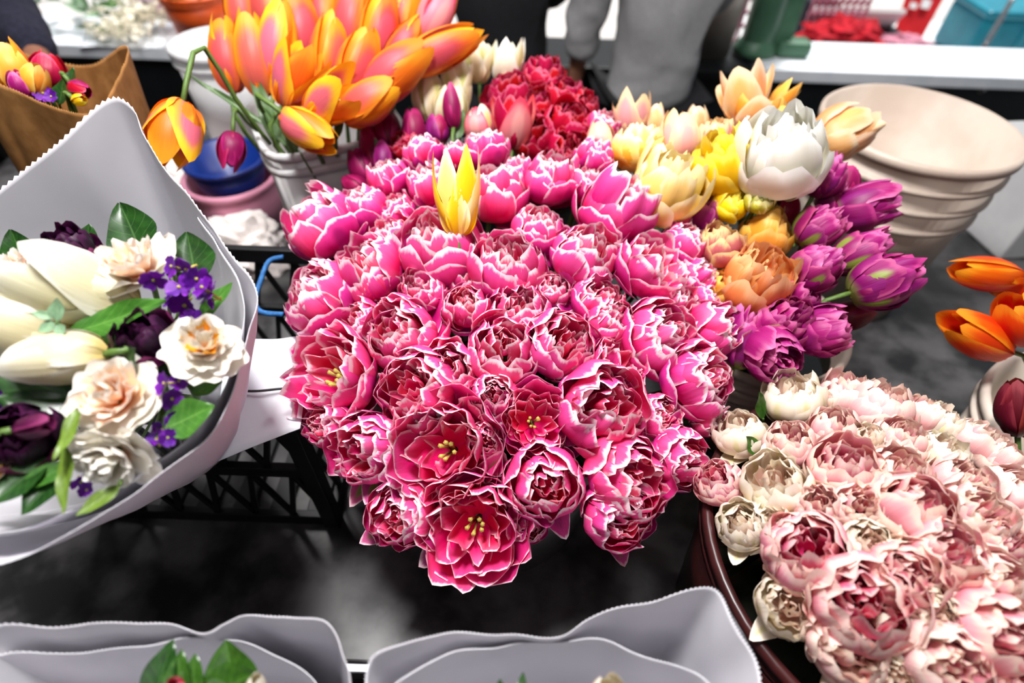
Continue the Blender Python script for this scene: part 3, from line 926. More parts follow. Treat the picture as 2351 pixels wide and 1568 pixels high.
bands = [(0, 960, 'top row'), (960, 1060, 'second row'), (1060, 1150, 'third row'), (1150, 1240, 'fourth row'), (1240, 1360, 'fifth row'), (1360, 1500, 'sixth row'), (1500, 2000, 'bottom row')]
for lo_, hi_, bn in bands:
    row = sorted([q for q in PALE if lo_ <= q[1] < hi_])
    for i, (px, py, r, k) in enumerate(row):
        seed += 1
        g = on_z(px, py, .31)
        rr_ = math.hypot(g.x - .40, g.y - .245) / .2
        z = .30 + .075 * (1 - min(1.2, rr_) ** 2) + (r - 75) / 75 * .012
        p = on_z(px, py, z)
        d = depth(p)
        ax = Vector(((p.x - .40) * 3.0, (p.y - .27) * 3.0, 1.0))
        rg = random.Random(seed * 5)
        lab = PS.get((px, py)) or '%s double tulip, %s from left in the %s of the maroon tub' % (PN[k], ORD[i], bn)
        double('double_tulip', p, ax, r * .95 * d / FPX, PM[k], TP + Vector((rg.uniform(-.08, .08), rg.uniform(-.08, .08), 0)), lab, 'tulip', 'pale pink double tulips in the maroon tub', seed,
               flare=rg.choice((0, 1, 2)), opened=rg.choice((0, .2, .4)), flaremat=PM[k][0])
rg = random.Random(77)
for k in range(60):
    a, q = rg.uniform(0, 6.28), .19 * math.sqrt(rg.random())
    p = Vector((.40 + q * math.cos(a), .245 + q * math.sin(a), 0))
    p.z = .29 + .075 * (1 - (q / .2) ** 2)
    dd = depth(p)
    px_, py_ = CX + FPX * (p - CAM).dot(RT) / dd, CY - FPX * (p - CAM).dot(UP) / dd
    if px_ < 2351 + 60 and py_ < 1568 + 60:
        continue
    double('double_tulip', p, Vector(((p.x - .40) * 3, (p.y - .27) * 3, 1)), rg.uniform(.028, .036), PM[rg.choice('ppcr')], TP, 'pale double tulip in the maroon tub beyond the photo edge', 'tulip', 'pale double tulips beyond the photo edge', 2000 + k)
# extra greenery on the tub's left rim
def sprig(name, label, cat, leaves, stem, target=None, srad=.0015, matkey='lf_mid', wide=.3, group=None, stemmat='stem'):
    """leaves: (bx,by,d0, tx,ty,d1 [,wide, matkey, facing tilt]) ; stem: list of (px,py,d)"""
    b = P(*stem[0])
    o = root(name, Matrix.Translation(b), label, cat, group)
    inv = Matrix.Translation(-b)
    pts = [P(*s) for s in stem]
    if target is not None:
        tg = Vector(target)
        pts = [tg, tg.lerp(pts[0], .35), tg.lerp(pts[0], .75)] + pts
    tube_obj('stem', pts, srad, M[stemmat], o, 6, 16, inv)
    for i, l in enumerate(leaves):
        fc = -FW + UP * .35 + RT * (l[8] if len(l) > 8 else 0.0)
        add_leaf(o, inv, P(l[0], l[1], l[2]), P(l[3], l[4], l[5]), fc, l[6] if len(l) > 6 and l[6] else wide, l[7] if len(l) > 7 and l[7] else matkey, len(label) * 7 + i)
    return o
sprig('tulip_leaf', 'upright green leaf at the upper left of the maroon tub', 'leaf', [(1752, 960, .66, 1732, 895, .64, .2)], [(1756, 985, .67), (1752, 960, .66)], TP)
sprig('tulip_leaf', 'small green leaf pointing left beside the magenta tulip', 'leaf', [(1715, 1125, .585, 1660, 1115, .575, .16)], [(1735, 1135, .60), (1715, 1125, .585)], TP)
sprig('tulip_leaf', 'small green leaf between cream tulips near the tub top', 'leaf', [(1740, 1040, .605, 1705, 1000, .595, .3)], [(1750, 1050, .62), (1740, 1040, .605)], TP)

# ================================================================== FLAMED ORANGE TULIPS
TO = Vector((-.345, .965, .10))
OM = ('or_out', 'or_in')
YM = ('oy_out', 'or_in')
# px, py, depth, length, width, angle, towards, mats, opened, label
ORG = [
    (522, 128, .92, 165, 88, 98, 5, OM, 0, 'flamed orange tulip at the left edge of the square bucket'),
    (585, 125, .90, 190, 92, 96, 8, OM, 0, 'flamed orange tulip with pink stripe, second from left'),
    (640, 105, .90, 190, 95, 84, 8, YM, 0, 'yellow-edged pink tulip, third from left in the square bucket'),
    (555, 20, 1.0, 150, 80, 95, 5, OM, 0, 'flamed orange tulip at the top left of the bunch'),
    (620, 15, 1.0, 160, 85, 92, 5, OM, 0, 'flamed orange tulip cut by the top edge, above the third from left'),
    (690, 70, .93, 175, 95, 90, 8, OM, 0, 'flamed orange tulip upright in the middle of the bunch'),
    (745, 30, .97, 170, 95, 88, 5, OM, 0, 'flamed orange tulip at the top middle of the bunch'),
    (755, 120, .90, 160, 90, 80, 10, OM, 0, 'flamed orange tulip right of the middle, half covered by a yellow one'),
    (810, 45, .95, 180, 95, 82, 5, OM, 0, 'flamed orange tulip upright at the top, right of the middle'),
    (868, 75, .93, 170, 90, 78, 5, OM, 0, 'deep orange tulip standing upright right of the middle'),
    (820, 150, .88, 165, 95, 68, 8, OM, 0, 'deep orange tulip leaning right over the yellow open one'),
    (930, 30, .96, 150, 85, 75, 5, OM, 0, 'deep orange tulip at the top right of the bunch'),
    (905, 170, .88, 200, 105, 40, 5, OM, 0, 'deep orange tulip leaning right above the cream tulips'),
    (1010, 118, .90, 210, 88, 24, 0, OM, 0, 'long orange tulip pointing right, furthest right of the bunch'),
    (1005, 25, .93, 150, 80, 60, 0, ('sp_out', 'or_in'), 0, 'pink flamed tulip leaning right at the top edge'),
    (930, 105, .92, 140, 75, 55, 5, OM, 0, 'deep orange tulip tucked behind the long right-pointing one'),
    (678, 178, .86, 140, 112, 62, 12, YM, 1, 'half open yellow and pink tulip above the front of the bucket'),
    (765, 232, .84, 150, 120, 25, 20, YM, 1, 'wide open yellow tulip with pink backs over the bucket rim'),
    (712, 300, .84, 160, 90, -32, 10, YM, 0, 'yellow and pink tulip drooping over the square bucket rim'),
    (850, 235, .86, 150, 95, 30, 8, OM, 0, 'orange tulip low at the right side of the bunch'),
]
for i, (px, py, d, L, Wd, a, t, mt, op, lb) in enumerate(ORG):
    single('tulip', px, py, d, L, Wd, a, t, mt, TO + Vector((.02 * ((i % 3) - 1), .02 * ((i % 4) - 1.5), 0)), lb, 'tulip', 'flamed orange tulips in the square bucket', 400 + i, keys=('o0', 'o1') if op else ('s0', 's1'), core=bool(op), srad=.0036)
single('tulip', 402, 300, .74, 145, 128, 262, 12, YM, P(620, 330, .90), 'big drooping pink and yellow tulip hanging left of the bucket', 'tulip', None, 450, keys=('o0', 's1'), srad=.0036, bend=1.1)
single('tulip', 532, 346, .86, 88, 62, 268, 5, ('mg_out', 'mg_out'), P(590, 300, .93), 'small dark magenta tulip hanging head down before the blue bowl', 'tulip', None, 451, srad=.003, bend=1.0)
sprig('tulip_leaf', 'long grey-green tulip leaf arching left from the square bucket', 'leaf', [(640, 330, .90, 580, 165, .90, .10, 'lf_tul'), (655, 335, .90, 600, 240, .89, .09, 'lf_tul'), (620, 290, .90, 445, 190, .88, .035, 'lf_tul')], [(650, 350, .91), (635, 320, .90)], TO, matkey='lf_tul')
sprig('tulip_leaf', 'broad tulip leaf inside the front of the square bucket', 'leaf', [(680, 350, .88, 650, 270, .87, .2, 'lf_tul'), (740, 350, .89, 800, 280, .88, .16, 'lf_tul')], [(700, 370, .90), (690, 350, .89)], TO, matkey='lf_tul')

# ================================================================== RED, CREAM AND PURPLE TULIPS BEHIND
TR = Vector((.02, 1.0, .12))
bucket('bucket', (.02, 1.0, 0), .14, .12, .27, M['pl_black'], 'dark bucket behind the central bouquet holding crimson tulips', ribs=(.03,))
RED = [
    (1247, 180, 46, .99, 'crimson double tulip at the peak of the red bunch'), (1165, 222, 54, .96, 'crimson double tulip left of the peak, beside the cream tulips'), (1222, 245, 44, .95, 'crimson double tulip with pink rims in the middle of the red bunch'),
    (1292, 225, 46, .97, 'crimson double tulip right of the peak of the red bunch'), (1305, 290, 56, .93, 'large crimson double tulip at the right of the red bunch'), (1338, 250, 40, .96, 'small crimson double tulip at the right edge of the red bunch'),
    (1352, 305, 38, .92, 'crimson double tulip low at the right edge'), (1300, 350, 52, .90, 'crimson double tulip just behind the central bouquet'), (1225, 320, 46, .91, 'crimson double tulip right of the salmon tulip'), (1262, 290, 40, .94, 'crimson double tulip in the hollow of the red bunch'),
    (930, 335, 34, .92, 'small red and white striped double tulip at the left of the bunch')]
for i, (px, py, r, d, lb) in enumerate(RED):
    p = P(px, py, d)
    double('double_tulip', p, Vector(((p.x - .02) * 2.0, (p.y - 1.0) * 1.5 - .15, 1)), r * 1.1 * d / FPX, ('rd_out', 'rd_in', 'rd_in'), TR, lb, 'tulip', 'crimson double tulips behind the central bouquet', 500 + i, hgt=1.15)
p = P(1388, 288, .90)
double('double_tulip', p, Vector((.4, 0, 1)), 40 * .9 / FPX, ('pk_out', 'pk_mid', 'pk_in'), TR, 'pale pink-edged double tulip between crimson and peach tulips', 'tulip', None, 530)
SG = [
    (1178, 282, .88, 115, 100, 88, 15, ('sp_out', 'rd_in'), ('o0', 'o1'), 'tall salmon pink tulip with red rim in front of the crimson ones'),
    (1102, 285, .90, 85, 78, 95, 10, ('sp_out', 'gc_out'), ('s0', 's1'), 'pale salmon tulip left of the tall salmon one'),
    (985, 222, .94, 115, 80, 100, 8, ('gc_out', 'gc_out'), ('s0', 's1'), 'greenish cream tulip, leftmost of the cream ones'),
    (1050, 205, .95, 100, 78, 90, 10, ('gc_out', 'gc_out'), ('o0', 's1'), 'greenish cream tulip in the middle of the cream ones'),
    (1035, 245, .92, 95, 80, 80, 10, ('gc_out', 'gc_out'), ('s0', 's1'), 'low greenish cream tulip facing the viewer'),
    (1098, 145, .99, 85, 80, 95, 10, ('gc_out', 'gc_out'), ('o0', 'o1'), 'pale cream open tulip before the black clothes'),
    (1165, 140, .99, 95, 84, 84, 10, ('gc_out', 'wh_out'), ('l0', 'l0'), 'white pointed tulip opening like a star before the black clothes'),
    (1038, 248, .89, 90, 45, 95, 5, ('mg_out', 'mg_out'), ('s0', 's1'), 'slender dark magenta tulip before the cream tulips'),
    (890, 305, .94, 90, 70, 95, 5, ('mg_out', 'mg_out'), ('s0', 's1'), 'dark magenta tulip below the drooping orange petals'),
    (1005, 300, .90, 70, 55, 92, 5, ('pu_out', 'mg_out'), ('s0', 's1'), 'dark purple tulip between two magenta ones'),
    (950, 300, .92, 90, 55, 95, 5, ('mg_out', 'mg_out'), ('s0', 's1'), 'dark magenta tulip in the shadow under the cream tulips'),
    (855, 345, .93, 120, 60, 105, 0, ('mg_out', 'mg_out'), ('s0', 's1'), 'long dark magenta tulip right of the square bucket'),
    (830, 385, .92, 90, 60, 110, 0, ('mg_out', 'mg_out'), ('s0', 's1'), 'dark magenta tulip low beside the square bucket'),
    (880, 365, .91, 80, 50, 95, 0, ('pu_out', 'mg_out'), ('s0', 's1'), 'purple tulip bud low at the left of the bunch'),
    (815, 430, .90, 70, 60, 150, 0, ('mg_out', 'mg_out'), ('s0', 's1'), 'dark magenta tulip peeping out left of the central bouquet'),
]
for i, (px, py, d, L, Wd, a, t, mt, ks, lb) in enumerate(SG):
    single('tulip', px, py, d, L, Wd, a, t, mt, TR, lb, 'tulip', None, 540 + i, keys=ks)
sprig('tulip_leaf', 'grey-green leaves among the dark magenta tulips left of the cream ones', 'leaf', [(905, 420, .93, 860, 320, .92, .14), (965, 330, .93, 940, 250, .93, .2), (1050, 320, .90, 1065, 255, .90, .2), (925, 380, .93, 915, 310, .92, .12)], [(940, 440, .95), (930, 400, .94)], TR, matkey='lf_tul')
sprig('tulip_leaf', 'olive leaves between the crimson tulips', 'leaf', [(1245, 340, .92, 1255, 280, .92, .25), (1270, 350, .91, 1235, 300, .91, .25)], [(1255, 370, .94), (1255, 345, .93)], TR, matkey='lf_tul')

# ================================================================== MIXED BUCKET AT THE RIGHT
TX = Vector((.385, .63, .10))
MD = [
    (1795, 352, 94, .74, 'wh_out', 'wh_out', 105, 45, 'large white double tulip on top of the mixed bucket'),
    (1665, 372, 74, .78, 'ye_out', 'ye_out', 120, 30, 'bright yellow double tulip left of the white one'),
    (1535, 425, 80, .77, 'yl_out', 'yl_out', 70, 40, 'light yellow ruffled double tulip next to the pink bouquet'),
    (1680, 468, 42, .78, 'ye_out', 'ye_out', 60, 40, 'small yellow double tulip below the bright yellow one'),
    (1745, 462, 30, .75, 'yg_out', 'yg_out', 90, 60, 'lime green double tulip bud below the white tulip'),
    (1770, 285, 50, .86, 'ye_out', 'am_out', 90, 30, 'yellow and orange double tulip behind the white one'),
    (1832, 300, 44, .88, 'ao_out', 'ao_out', 70, 30, 'ruffled apricot double tulip behind the white one'),
    (1742, 640, 74, .72, 'ao_out', 'ao_out', 80, 55, 'open apricot tulip above the purple ones'),
    (1650, 662, 38, .74, 'am_out', 'am_out', 60, 60, 'small amber double tulip beside the pink bouquet'),
    (1655, 562, 50, .75, 'st_pk', 'st_pk', 95, 30, 'rust pink striped double tulip beside the pink bouquet'),
    (1762, 535, 56, .78, 'am_out', 'am_out', 80, 20, 'amber double tulip in the middle of the mixed bucket'),
    (1645, 312, 42, .84, 'pe_pk', 'pe_pk', 90, 35, 'blush double tulip behind the bright yellow one'),
    (1612, 490, 50, .80, 'pu_out', 'pu_in', 80, 30, 'purple double tulip tucked under the light yellow one'),
    (1800, 742, 62, .70, 'pu_out', 'pu_in', 70, 60, 'purple double tulip at the middle of the front edge'),
    (1775, 815, 66, .68, 'pu_grn', 'pu_in', 300, 65, 'purple double tulip with green sepals, lowest of the mixed bucket'),
    (1832, 686, 42, .72, 'pu_out', 'pu_in', 60, 50, 'small purple double tulip right of the apricot one'),
    (1890, 758, 58, .69, 'pu_out', 'pu_in', 20, 45, 'purple double tulip leaning right at the front edge'),
]
for i, (px, py, r, d, m0, m1, a, t, lb) in enumerate(MD):
    double('double_tulip', P(px, py, d), img_axis(a, t), r * 1.06 * d / FPX, (m0, m1, m1), TX, lb, 'tulip', None, 600 + i, hgt=1.25 if r > 45 else 1.1, opened=.3 if m0 in ('wh_out', 'yl_out', 'ao_out') else 0)
MS = [
    (1710, 222, .86, 115, 118, 95, 8, ('pe_out', 'pe_out'), ('o0', 'o1'), 'tall peach tulip standing highest in the mixed bucket'),
    (1792, 228, .90, 90, 50, 50, 5, ('am_out', 'am_out'), ('l0', 'l0'), 'ragged orange tulip leaning right of the tall peach one'),
    (1730, 268, .85, 70, 110, 80, 10, ('pe_out', 'am_out'), ('o0', 'o1'), 'wide peach tulip below the tallest one'),
    (1932, 308, .86, 140, 120, 25, 5, ('pe_out', 'pe_out'), ('o0', 'o1'), 'faded peach tulip leaning over the empty white bucket'),
    (1560, 320, .85, 110, 92, 92, 10, ('pe_pk', 'pe_pk'), ('s0', 's1'), 'pale pink tulip with yellow edge behind the light yellow one'),
    (1462, 342, .83, 110, 112, 92, 10, ('am_out', 'yl_out'), ('o0', 's1'), 'peach yellow tulip cup behind the central bouquet'),
    (1452, 262, .90, 105, 95, 88, 8, ('pe_pk', 'pe_pk'), ('l0', 'o1'), 'pink peach tulip with pointed petals at the back'),
    (1505, 278, .90, 70, 45, 85, 0, ('pe_out', 'pe_pk'), ('s0', 's1'), 'slim peach tulip bud between the two back tulips'),
    (1378, 322, .88, 80, 72, 92, 5, ('pe_pk', 'pe_pk'), ('s0', 's1'), 'pale pink tulip at the left end of the peach row'),
    (1598, 285, .90, 80, 60, 92, 5, ('pe_out', 'pe_out'), ('s0', 's1'), 'small peach tulip behind the pale pink one'),
    (1890, 405, .78, 100, 92, 70, 20, ('pu_out', 'pu_in'), ('s0', 's1'), 'round purple tulip below the faded peach one'),
    (1935, 425, .82, 80, 70, 70, 10, ('mg_out', 'mg_out'), ('s0', 's1'), 'dark red-purple tulip between purple ones and the empty bucket'),
    (1988, 478, .78, 150, 104, 10, 20, ('pu_out', 'pu_in'), ('s0', 's1'), 'large purple tulip pointing right before the empty bucket'),
    (1918, 455, .80, 80, 70, 60, 20, ('pu_out', 'mg_out'), ('s0', 's1'), 'purple tulip half hidden behind the large right-pointing one'),
    (1880, 525, .75, 115, 95, 40, 25, ('pu_grn', 'pu_in'), ('s0', 's1'), 'purple tulip with green flame in the middle of the purple ones'),
    (1980, 578, .73, 140, 95, 30, 20, ('pu_grn', 'pu_in'), ('s0', 's1'), 'purple tulip with a broad green flame before the large one'),
    (1872, 615, .72, 120, 102, 45, 30, ('pu_grn', 'pu_in'), ('o0', 's1'), 'purple tulip right of the apricot open one'),
    (2032, 645, .70, 165, 115, 22, 15, ('pu_grn', 'pu_out'), ('s0', 's1'), 'big purple and green tulip bud, furthest right of the mixed bucket'),
    (1706, 778, .70, 150, 92, 75, 10, ('pu_out', 'pu_in'), ('s0', 's1'), 'purple tulip squeezed between central bouquet and lowest purple tulip'),
    (1958, 722, .76, 95, 70, 20, 0, ('dr_out', 'mg_out'), ('s0', 's1'), 'dark crimson tulip in the shade under the biggest purple bud'),
    (1800, 478, .82, 90, 70, 80, 10, ('rd_out', 'dr_out'), ('s0', 's1'), 'dark red tulip in the shadow below the white tulip'),
    (1760, 590, .77, 90, 60, 80, 10, ('pe_out', 'am_out'), ('s0', 's1'), 'peach tulip bud behind the open apricot one'),
]
for i, (px, py, d, L, Wd, a, t, mt, ks, lb) in enumerate(MS):
    if mt[0].startswith('pu') or (px, py) in ((1932, 308), (1462, 342)):
        rr_ = Wd * .52 * d / FPX
        double('double_tulip', P(px, py, d), img_axis(a, t), rr_, (mt[0], mt[1], 'pu_in' if mt[0].startswith('pu') else mt[1]), TX, lb, 'tulip', None, 640 + i, hgt=max(1.0, L / Wd * 1.22))
    else:
        single('tulip', px, py, d, L, Wd, a, t, mt, TX, lb, 'tulip', None, 640 + i, keys=ks)
sprig('tulip_leaf', 'green leaf below the open apricot tulip', 'leaf', [(1675, 690, .74, 1725, 695, .72, .25), (1790, 470, .80, 1765, 530, .80, .15)], [(1670, 720, .76), (1675, 690, .74)], TX, matkey='lf_mid')

# ================================================================== VIVID ORANGE TULIPS AT THE RIGHT EDGE
TV = Vector((.765, .42, .10))
for i, (px, py, d, L, Wd, a, t, lb) in enumerate((
        (2266, 628, .78, 172, 84, 172, 5, 'vivid orange tulip bud pointing left, upper one at the right edge'),
        (2244, 772, .74, 180, 98, 155, 8, 'vivid orange tulip bud pointing left, lower one at the right edge'),
        (2345, 735, .72, 140, 105, 135, 15, 'vivid orange tulip cut by the right edge of the photo'),
        (2440, 690, .76, 150, 90, 95, 10, 'vivid orange tulip beyond the right edge of the photo'), (2500, 760, .72, 150, 90, 60, 10, 'vivid orange tulip beyond the right edge of the photo'), (2560, 640, .80, 150, 90, 40, 10, 'vivid orange tulip beyond the right edge of the photo'), (2420, 820, .70, 140, 90, 120, 20, 'vivid orange tulip beyond the right edge of the photo'),
        (2320, 655, .80, 120, 70, 165, 0, 'dark orange tulip in the shade between the two long buds'))):
    single('tulip', px, py, d, L, Wd, a, t, ('og_out', 'og_out'), TV, lb, 'tulip', 'vivid orange tulips at the right edge', 700 + i)
single('tulip', 2335, 940, .68, 130, 90, 100, 10, ('dr_out', 'dr_out'), Vector((.72, .42, .10)), 'dark maroon tulip at the right edge above the pale pink ones', 'tulip', None, 710)

# ================================================================== WHITE-WRAPPED BOUQUET AT THE LEFT
rimL = [P(262, 226, .60), P(350, 345, .585), P(440, 455, .565), P(520, 575, .545), P(582, 665, .515), P(572, 760, .49), P(545, 890, .46), P(480, 1005, .44), P(350, 1100, .42), P(185, 1200, .40), P(0, 1282, .39), P(-190, 1300, .38), P(-360, 1120, .40), P(-400, 850, .45), P(-300, 600, .53), P(-150, 545, .56), P(0, 434, .575), P(135, 326, .59)]
rimLi = [P(455, 500, .575), P(505, 580, .550), P(548, 670, .520), P(548, 780, .495), P(520, 890, .47), P(450, 995, .45), P(320, 1085, .432), P(165, 1165, .42), P(0, 1215, .41), P(-170, 1210, .40)]
NL = Vector((-.47, .465, .09))
wrap('paper_wrap', rimL, NL, .05, 'paper_w', 'large white paper wrap around the left bouquet of white and purple flowers', 'wrapping paper', seed=2, inner=rimLi, bulge=.015, inner_open=True)
TL = Vector((-.50, .49, .16))
WT = ('cw_out', 'cw_out')
single('tulip', 128, 826, .435, 210, 132, 186, 15, WT, TL, 'white tulip lying left in the middle of the left bouquet', 'tulip', None, 720, bend=.08, keys=('s0', 's1'))
single('tulip', 185, 668, .47, 230, 185, 155, 30, WT, TL, 'large cream white tulip below the dark tulip in the left bouquet', 'tulip', None, 721, bend=.08, keys=('o0', 's1'))
single('tulip', 35, 745, .455, 230, 170, 160, 25, WT, TL, 'cream white tulip cut by the left edge of the photo', 'tulip', None, 722, bend=.08, keys=('s0', 's1'))
NM = ('na_out', 'na_in', 'na_in')
NO = ('na_out', 'na_out', 'na_or')
narcissus(318, 622, .485, 102, 100, 45, NM, TL, 'white and peach double daffodil beside upper purple florets', 731, 'double daffodils in the left bouquet')
narcissus(270, 918, .425, 112, 80, 62, NM, TL, 'white double daffodil with peach centre, lower middle of left bouquet', 732, 'double daffodils in the left bouquet')
narcissus(262, 1045, .42, 100, 265, 55, ('na_out', 'na_out', 'na_out'), TL, 'white daffodil facing down at the lower paper edge', 733, 'double daffodils in the left bouquet')
narcissus(470, 800, .445, 88, 60, 55, NO, TL, 'white daffodil with orange centre at the right paper edge', 734, 'double daffodils in the left bouquet')
narcissus(35, 640, .49, 85, 100, 50, NM, TL, 'white ruffled daffodil at the left photo edge', 735, 'double daffodils in the left bouquet')
narcissus(-5, 1085, .41, 50, 60, 60, NO, TL, 'small white daffodil with orange centre at the lower left edge', 736, 'double daffodils in the left bouquet')
BK = ('bk_plum', 'bk_out', 'bk_out')
for i, (px, py, r, d, a, t, lb) in enumerate(((152, 580, 68, .505, 95, 35, 'black-purple double tulip at the top of the left bouquet'), (330, 778, 70, .455, 100, 50, 'black-purple double tulip in the middle of the left bouquet'), (48, 1005, 84, .42, 60, 55, 'black-purple double tulip low at the left photo edge'))):
    double('double_tulip', P(px, py, d), img_axis(a, t), r * d / FPX, BK, TL, lb, 'tulip', 'black-purple tulips in the left bouquet', 740 + i, flare=1)
single('tulip', 75, 980, .405, 110, 60, 10, 20, ('bk_plum', 'bk_plum'), TL, 'plum tulip bud lying on the dark one at the lower left', 'tulip', None, 745)
def stock(label, spots, d, target, seed, group='purple stock stems'):
    rg = random.Random(seed)
    c = P(spots[0][0], spots[0][1], d + .03)
    o = root('purple_stock', Matrix.Translation(c), label, 'stock flower', group)
    inv = Matrix.Translation(-c)
    tube_obj('stem', [Vector(target), Vector(target).lerp(c, .6), c], .002, M['stem'], o, 6, 10, inv)
    for (px, py, r) in spots:
        rad = r * d / FPX
        p = P(px, py, d + rg.uniform(-.008, .01))
        ax = img_axis(rg.uniform(0, 360), rg.uniform(35, 80))
        M4 = inv @ frame(p, ax, rg.uniform(0, 6.28), (rad, rad, rad))
        V, F = [], []
        tube_geo([(0, 0, .16), (0, 0, .0), (0, 0, -.5), (0, 0, -.9)], [.14, .12, .12, .08], 6, V, F)
        fl = link('floret', mesh('floret', V, F), o, M['sepal'])
        l, q, s = M4.decompose()
        fl.location, fl.rotation_mode, fl.rotation_quaternion, fl.scale = l, 'QUATERNION', q, s
        for k in range(4):
            add_petal(fl, 'v0', 'vi_out', k * math.pi / 2 + rg.gauss(0, .12), rg, rg.gauss(-.1, .15), rg.uniform(.9, 1.1))
        tube_obj('pedicel', [c, c.lerp(p, .6), p], .0012, M['stem'], o, 5, 4, inv)
    return o
stock('purple stock stem at the upper right of the left bouquet', [(395, 612, 26), (430, 618, 32), (352, 642, 28), (412, 660, 30), (450, 640, 30), (482, 672, 34), (425, 700, 36), (465, 660, 26), (395, 690, 24), (440, 730, 24), (490, 690, 22)], .46, TL, 81)
stock('purple stock stem beside the lower daffodil of the left bouquet', [(378, 880, 26), (410, 875, 24), (395, 915, 26), (405, 945, 26), (375, 985, 26), (400, 965, 22), (360, 1010, 24), (385, 1005, 20)], .43, TL, 82)
stock('purple stock stem cut by the left photo edge', [(10, 930, 26), (30, 905, 22), (-10, 900, 24), (20, 955, 20)], .44, TL, 83)
stock('small purple florets under the lowest daffodil', [(185, 1105, 24), (215, 1095, 22), (200, 1125, 18)], .425, TL, 84)
D_, G_, S_ = 'lf_dark', 'lf_mid', 'lf_strap'
sprig('leaf_sprig', 'dark green leaves behind the top of the left bouquet', 'foliage', [(60, 640, .53, 40, 535, .54, .42, D_), (190, 620, .53, 215, 520, .54, .45, D_), (330, 600, .53, 290, 480, .55, .40, D_)], [(180, 720, .52), (190, 640, .53)], TL)
sprig('leaf_sprig', 'dark round leaf behind the upper purple florets', 'foliage', [(450, 660, .50, 440, 545, .52, .45, D_), (455, 730, .48, 540, 655, .49, .22, G_)], [(400, 740, .50), (440, 670, .50)], TL)
sprig('leaf_sprig', 'green blade under the cream tulip in the left bouquet', 'foliage', [(160, 765, .45, 395, 700, .465, .16, G_), (200, 790, .455, 280, 745, .465, .3, D_)], [(200, 820, .47), (200, 790, .455)], TL)
sprig('leaf_sprig', 'dark leaf folded between the dark tulip and daffodil', 'foliage', [(270, 860, .44, 325, 800, .435, .5, D_), (240, 840, .45, 268, 760, .45, .35, D_), (350, 860, .455, 440, 845, .45, .2, D_)], [(260, 890, .46), (265, 860, .45)], TL)
sprig('leaf_sprig', 'big dark leaves at the left side of the left bouquet', 'foliage', [(190, 930, .445, -20, 830, .44, .28, D_), (200, 960, .445, 0, 915, .435, .22, D_)], [(210, 980, .46), (195, 940, .45)], TL)
sprig('leaf_sprig', 'bright green leaf at the lower right inside the paper', 'foliage', [(375, 985, .43, 498, 935, .44, .42, G_), (440, 900, .45, 515, 880, .455, .3, G_)], [(350, 1000, .45), (375, 985, .435)], TL)
sprig('leaf_sprig', 'yellow-green strap leaf hanging beside the daffodils', 'foliage', [(185, 930, .41, 140, 1060, .395, .14, S_), (150, 1020, .405, 160, 1175, .40, .12, S_)], [(190, 900, .43), (185, 930, .415)], TL)
sprig('leaf_sprig', 'large dark leaves at the lower left of the left bouquet', 'foliage', [(110, 1050, .42, -20, 1170, .40, .30, D_), (140, 1080, .42, 60, 1185, .405, .36, D_), (170, 1060, .42, 40, 1130, .41, .2, G_)], [(170, 1020, .44), (130, 1050, .425)], TL)
sprig('leaf_sprig', 'slim green leaf lying on the lower paper edge', 'foliage', [(275, 1115, .415, 183, 1185, .405, .2, S_)], [(285, 1080, .43), (275, 1115, .415)], TL)
sprig('eucalyptus_sprig', 'small round-leaved eucalyptus sprig over the cream tulip', 'foliage', [(130, 738, .43, 140, 685, .43, .42), (128, 742, .43, 92, 762, .43, .4), (130, 745, .43, 150, 772, .43, .42), (125, 728, .43, 75, 720, .43, .22)], [(150, 790, .46), (132, 740, .43)], TL, matkey='lf_euc')

# ================================================================== BROWN KRAFT BOUQUET
rimK = [P(-40, 70, .86), P(60, 150, .80), P(120, 205, .77), P(190, 250, .75), P(238, 258, .745), P(262, 225, .78), P(276, 165, .84), P(286, 105, .92), P(200, 90, 1.0), P(80, 80, 1.02), P(-100, 40, 1.0), P(-200, 40, .92)]
NK = Vector((-.66, .74, .05))
wrap('paper_wrap', [P(-90, 170, .74), P(0, 190, .73), P(100, 238, .72), P(190, 262, .72), P(240, 245, .735), P(268, 180, .78), P(288, 104, .86), P(200, 150, .92), P(60, 125, .93), P(-40, 85, .92), P(-160, 90, .86)], NK, .05, 'paper_b', 'brown kraft paper wrap around the mixed bouquet at upper left', 'wrapping paper', seed=5, bulge=.02)
TK = Vector((-.66, .74, .12))
for i, (px, py, d, L, Wd, a, t, mt, lb) in enumerate((
        (28, 158, .76, 110, 80, 100, 20, ('am_out', 'or_in'), 'orange tulip at the left edge in the kraft bouquet'),
        (80, 185, .75, 75, 60, 60, 20, ('am_out', 'am_out'), 'amber tulip in front of the red one in the kraft bouquet'),
        (112, 165, .78, 85, 80, 85, 15, ('rd_out', 'rd_out'), 'red tulip in the kraft bouquet'),
        (45, 195, .74, 60, 45, 100, 20, ('pu_in', 'rd_in'), 'magenta tulip below the orange one in the kraft bouquet'),
        (182, 205, .755, 60, 42, -25, 15, ('rd_in', 'mg_out'), 'magenta tulip bud leaning right in the kraft bouquet'),
        (182, 230, .75, 36, 26, 0, 20, ('ye_out', 'ye_out'), 'small yellow bloom at the right of the kraft bouquet'))):
    single('tulip', px, py, d, L, Wd, a, t, mt, TK, lb, 'tulip', None, 760 + i, bend=.06)
stock('violet florets in the kraft bouquet', [(100, 215, 20), (118, 222, 16), (90, 225, 14)], .745, TK, 86)
sprig('leaf_sprig', 'dark leaves between the tulips of the kraft bouquet', 'foliage', [(135, 240, .755, 152, 185, .755, .4, D_), (160, 200, .77, 172, 158, .775, .3, D_)], [(140, 250, .77), (138, 240, .76)], TK)

